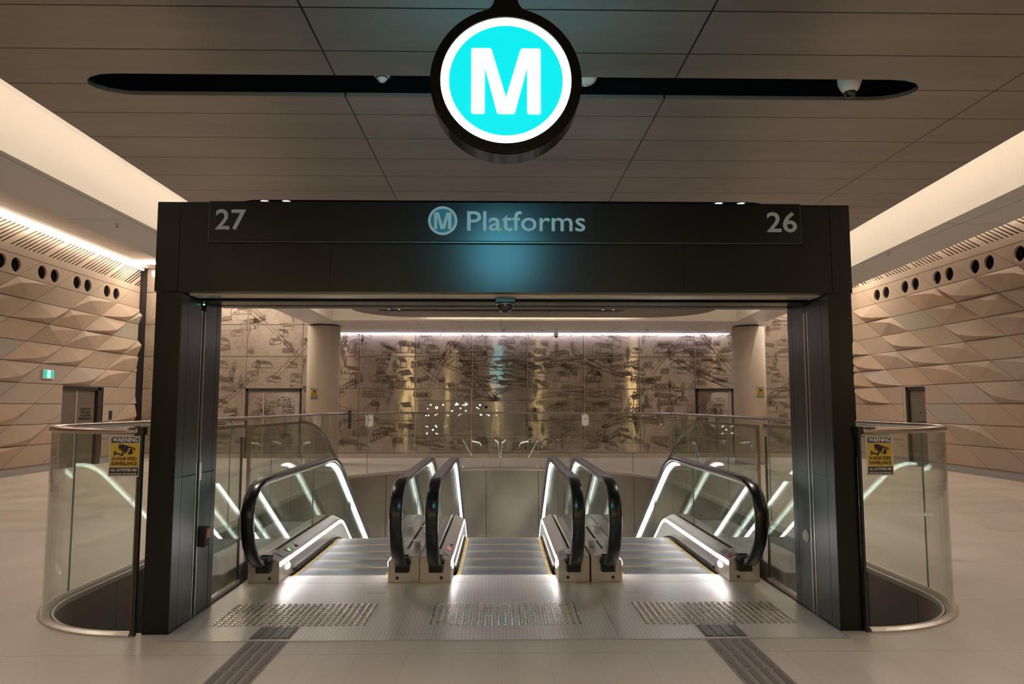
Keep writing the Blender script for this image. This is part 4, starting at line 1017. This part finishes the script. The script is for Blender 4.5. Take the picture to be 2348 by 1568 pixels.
        xs = sorted((X(.4785), X(.4725))); yy = [6.545, 6.83] + [y for y in ys if y > 6.9]
        b = MB(); strip_yz(b, X(.4785) if sg < 0 else X(.4725), X(.4725) if sg < 0 else X(.4785), [(y, .180 + dk(y)) for y in yy], [(y, .143 + dk(y)) for y in yy]); b.build('light_strip', 'led', t)
        b = MB(); cy, cz = 6.80, .095; P_ = [(cy - .03 + .022 * math.cos(a), cz + .022 * math.sin(a)) for a in [PI / 2 + PI * i / 8 for i in range(9)]] + [(cy + .03 + .022 * math.cos(a), cz + .022 * math.sin(a)) for a in [-PI / 2 + PI * i / 8 for i in range(9)]]
        b.prism(P_, lambda p, k: (X(.478) - sg * .006 * k, p[0], p[1])); b.build('entry_lamp', 'led', t)
        yb_ = [6.95 + .1 * i for i in range(17)] + [y for y in ys if y > 8.6]
        b = MB(); strip_yz(b, min(X(.474), X(.448)), max(X(.474), X(.448)), [(y, .045 + st(y)) for y in yb_], [(y, .022 + st(y)) for y in yb_]); br = b.build('skirt_brush', 'brushm', t)
        b = MB(); strip_yz(b, min(X(.474), X(.455)), max(X(.474), X(.455)), [(y, .062 + st(y)) for y in yb_], [(y, .046 + st(y)) for y in yb_]); b.build('brush_holder', 'steel', br)
        # deck stickers and indicators
        def onDeck(d0, d1, y0, y1, mt, name, h=.002):
            def zz(d): return .188 + (.236 - .188) * (d - .478) / (.575 - .478)
            b = MB(); vs = [(X(d), y, zz(d) + q) for d in (d0, d1) for y in (y0, y1) for q in (.0008, h)]
            b.add(vs, [(0, 1, 3, 2), (4, 6, 7, 5), (0, 4, 5, 1), (2, 3, 7, 6), (0, 2, 6, 4), (1, 5, 7, 3)]); return b.build(name, mt, t)
        if sg < 0:
            onDeck(.492, .555, 6.70, 6.84, 'stickw', 'deck_sticker'); onDeck(.495, .555, 6.90, 7.04, 'yellow' if cx < -1 else 'steel_warm', 'indicator_plate')
            for k in range(2): onDeck(.505 + .02 * k, .517 + .02 * k, 6.935 + .02 * k, 6.985 + .02 * k, 'greenled' if cx < -1 else 'redled', 'indicator_light', .003)
            onDeck(.50, .525, 7.15, 7.21, 'ink', 'key_switch', .003); onDeck(.53, .548, 7.2, 7.26, 'whitepl', 'push_button', .008)
        else:
            s0 = onDeck(.492, .555, 6.68, 6.86, 'stickw', 'deck_sticker')
            for k in range(3): onDeck(.498 + .018 * k, .508 + .018 * k, 6.695 + .01 * (k % 2), 6.84, 'blue', 'sticker_print', .0026)
            onDeck(.495, .555, 6.90, 7.02, 'cream', 'instruction_sticker')
            if cx > 1: onDeck(.50, .54, 6.60, 6.66, 'red', 'prohibition_sticker')
        # anti-slide discs on the outer deck
        if (cx < -1 and sg > 0) or (cx > 1 and sg < 0):
            for yk in (6.95, 7.75):
                b = MB(); b.lathe((X(.69), yk, .236), [(.03, 0), (.03, .05), (.045, .05), (.045, .062), (0, .064)], 2, 18); b.build('anti_slide_disc', 'cream', t)
    # steps
    k = 0; y = 6.80
    for i in range(26):
        y1 = y + .385; z = st((y + y1) / 2) if y > 8.3 else 0.0
        z = 0.0 if y < 8.35 else -drop(y + .2, 8.4, 9.5)
        b = MB(); b.box((cx - .445, y + .004, z - .24), (cx + .445, y1 - .002, z - .004)); s_ = b.build('step', 'step', t)
        b = MB(); b.box((cx - .445, y1 - .024, z - .01), (cx + .445, y1 - .006, z - .0025)); b.box((cx - .446, y + .006, z - .01), (cx - .405, y1 - .026, z - .0025)); b.box((cx + .405, y + .006, z - .01), (cx + .446, y1 - .026, z - .0025)); b.build('yellow_edge', 'yellow', s_)
        y = y1
    b = MB(); ya = 6.70; n_ = 60
    b.box((cx - .474, 6.526, .0005), (cx + .474, 6.80, .0045)); 
    for q in range(n_): xx = cx - .44 + .88 * q / (n_ - 1); b.box((xx - .003, 6.80, -.004), (xx + .003, 6.83, .003))
    b.build('comb_plate', 'plate', t)
    # truss under the steps
    b = MB(); yy = [6.83] + [v for v in YS_ if v > 6.9]; strip_yz(b, cx - .74, cx + .74, [(v, -.32 + st(v)) for v in yy], [(v, -.95 + st(v)) for v in yy]); b.build('truss_cladding', 'brown', t)
escalator(-1.455, 'left escalator with a green indicator lit on its left deck', False, True)
escalator(.055, 'middle escalator with a small red indicator lit on its left deck', False, True)
escalator(1.575, 'right escalator beside the right portal post, blue sticker on its right deck', False, True)

# ------------------------------------------------------------------ side glass inside the portal
def side_glass(x, side):
    t = thing('glass_screen', (x, 6.2, 0), 'short upright glass screen between the %s portal post and the escalator' % side, 'glass screen')
    b = MB(); b.box((x - .006, 5.88, .03), (x + .006, 6.53, 1.37)); b.build('glass_panel', 'glass2', t)
    b = MB(); b.box((x - .02, 5.87, 1.365), (x + .02, 6.54, 1.395)); b.build('top_rail', 'rail', t)
    b = MB(); b.box((x - .02, 5.87, 0), (x + .02, 6.54, .035)); b.build('base_shoe', 'steel_warm', t)
    b = MB(); b.box((x - .009, 6.531, 0), (x + .009, 6.545, 1.37)); b.build('end_edge', 'brown', t)
    b = MB(); b.box((x - .012, 6.52, 1.28), (x + .012, 6.58, 1.36)); b.build('corner_clamp', 'steel', t)
    # outer deflector glass beside the escalator
    x2 = x - .03 if side == 'left' else x + .03
    t = thing('glass_barrier', (x2, 6.83, 0), 'tall glass barrier with rounded top along the outer side of the %s escalator' % side, 'glass barrier')
    top = [(6.83, 1.37), (7.6, 1.37), (8.5, 1.37), (8.75, 1.365), (9.0, 1.345), (9.25, 1.305), (9.5, 1.24), (9.75, 1.15), (10.0, 1.04), (10.4, .83), (11.14, .43), (12, -.09), (13.5, -1.0), (15, -1.9)]
    bot = [(y, (.0 if y < 8.9 else -drop(y, 8.9, 9.25)) - .05) for y, z in top]
    b = MB(); strip_yz(b, x2 - .006, x2 + .006, top, bot); b.build('glass_panel', 'glass2', t)
    b = MB(); strip_yz(b, x2 - .012, x2 + .012, [(y, z + .008) for y, z in top], [(y, z - .018) for y, z in top]); b.build('edge_profile', 'rail', t)
    b = MB(); b.box((x2 - .015, 6.81, 0), (x2 + .015, 6.84, 1.375)); b.build('end_post', 'rail', t)
side_glass(-2.30, 'left'); side_glass(2.42, 'right')
for x0, x1, s_ in ((-2.78, -2.36, 'left'), (2.48, 2.90, 'right')):
    b = MB(); b.bbox((x0, 6.35, -.9), (x1, 9.2, .12), .008); o = b.build('escalator_side_kerb', 'skirting'); tag(o, 'low brushed steel kerb beside the %s escalator behind the glass screen' % s_, 'kerb')
# call point, release disc and label plate on the posts
t = thing('call_point', (PX0 + .02, 5.60, .50), 'black and red emergency call point on the inner face of the left portal post', 'call point')
b = MB(); b.bbox((PX0 + .001, 5.565, .50), (PX0 + .05, 5.655, .645), .006); b.build('housing', 'ink', t)
b = MB(); b.bbox((PX0 + .05, 5.585, .56), (PX0 + .056, 5.645, .63), .002); b.build('red_face', 'red', t)
t = thing('round_button', (PX1 - .01, 5.64, .55), 'round pale push button on the inner face of the right portal post', 'button')
b = MB(); b.lathe((PX1 - .001, 5.625, .56), [(0, -.02), (.035, -.018), (.042, -.008), (.042, 0), (0, 0)], 0, 24); b.build('button_face', 'cream', t)
b = MB(); b.lathe((PX1 - .001, 5.625, .56), [(.044, 0), (.048, 0), (.048, -.006), (.044, -.006)], 0, 24); b.build('bezel', 'steel', t)
b = MB(); b.box((PX0 + .001, 5.52, 1.0), (PX0 + .008, 5.56, 1.13)); o = b.build('label_plate', 'steel'); tag(o, 'small pale label plate on the inner face of the left portal post', 'plate')
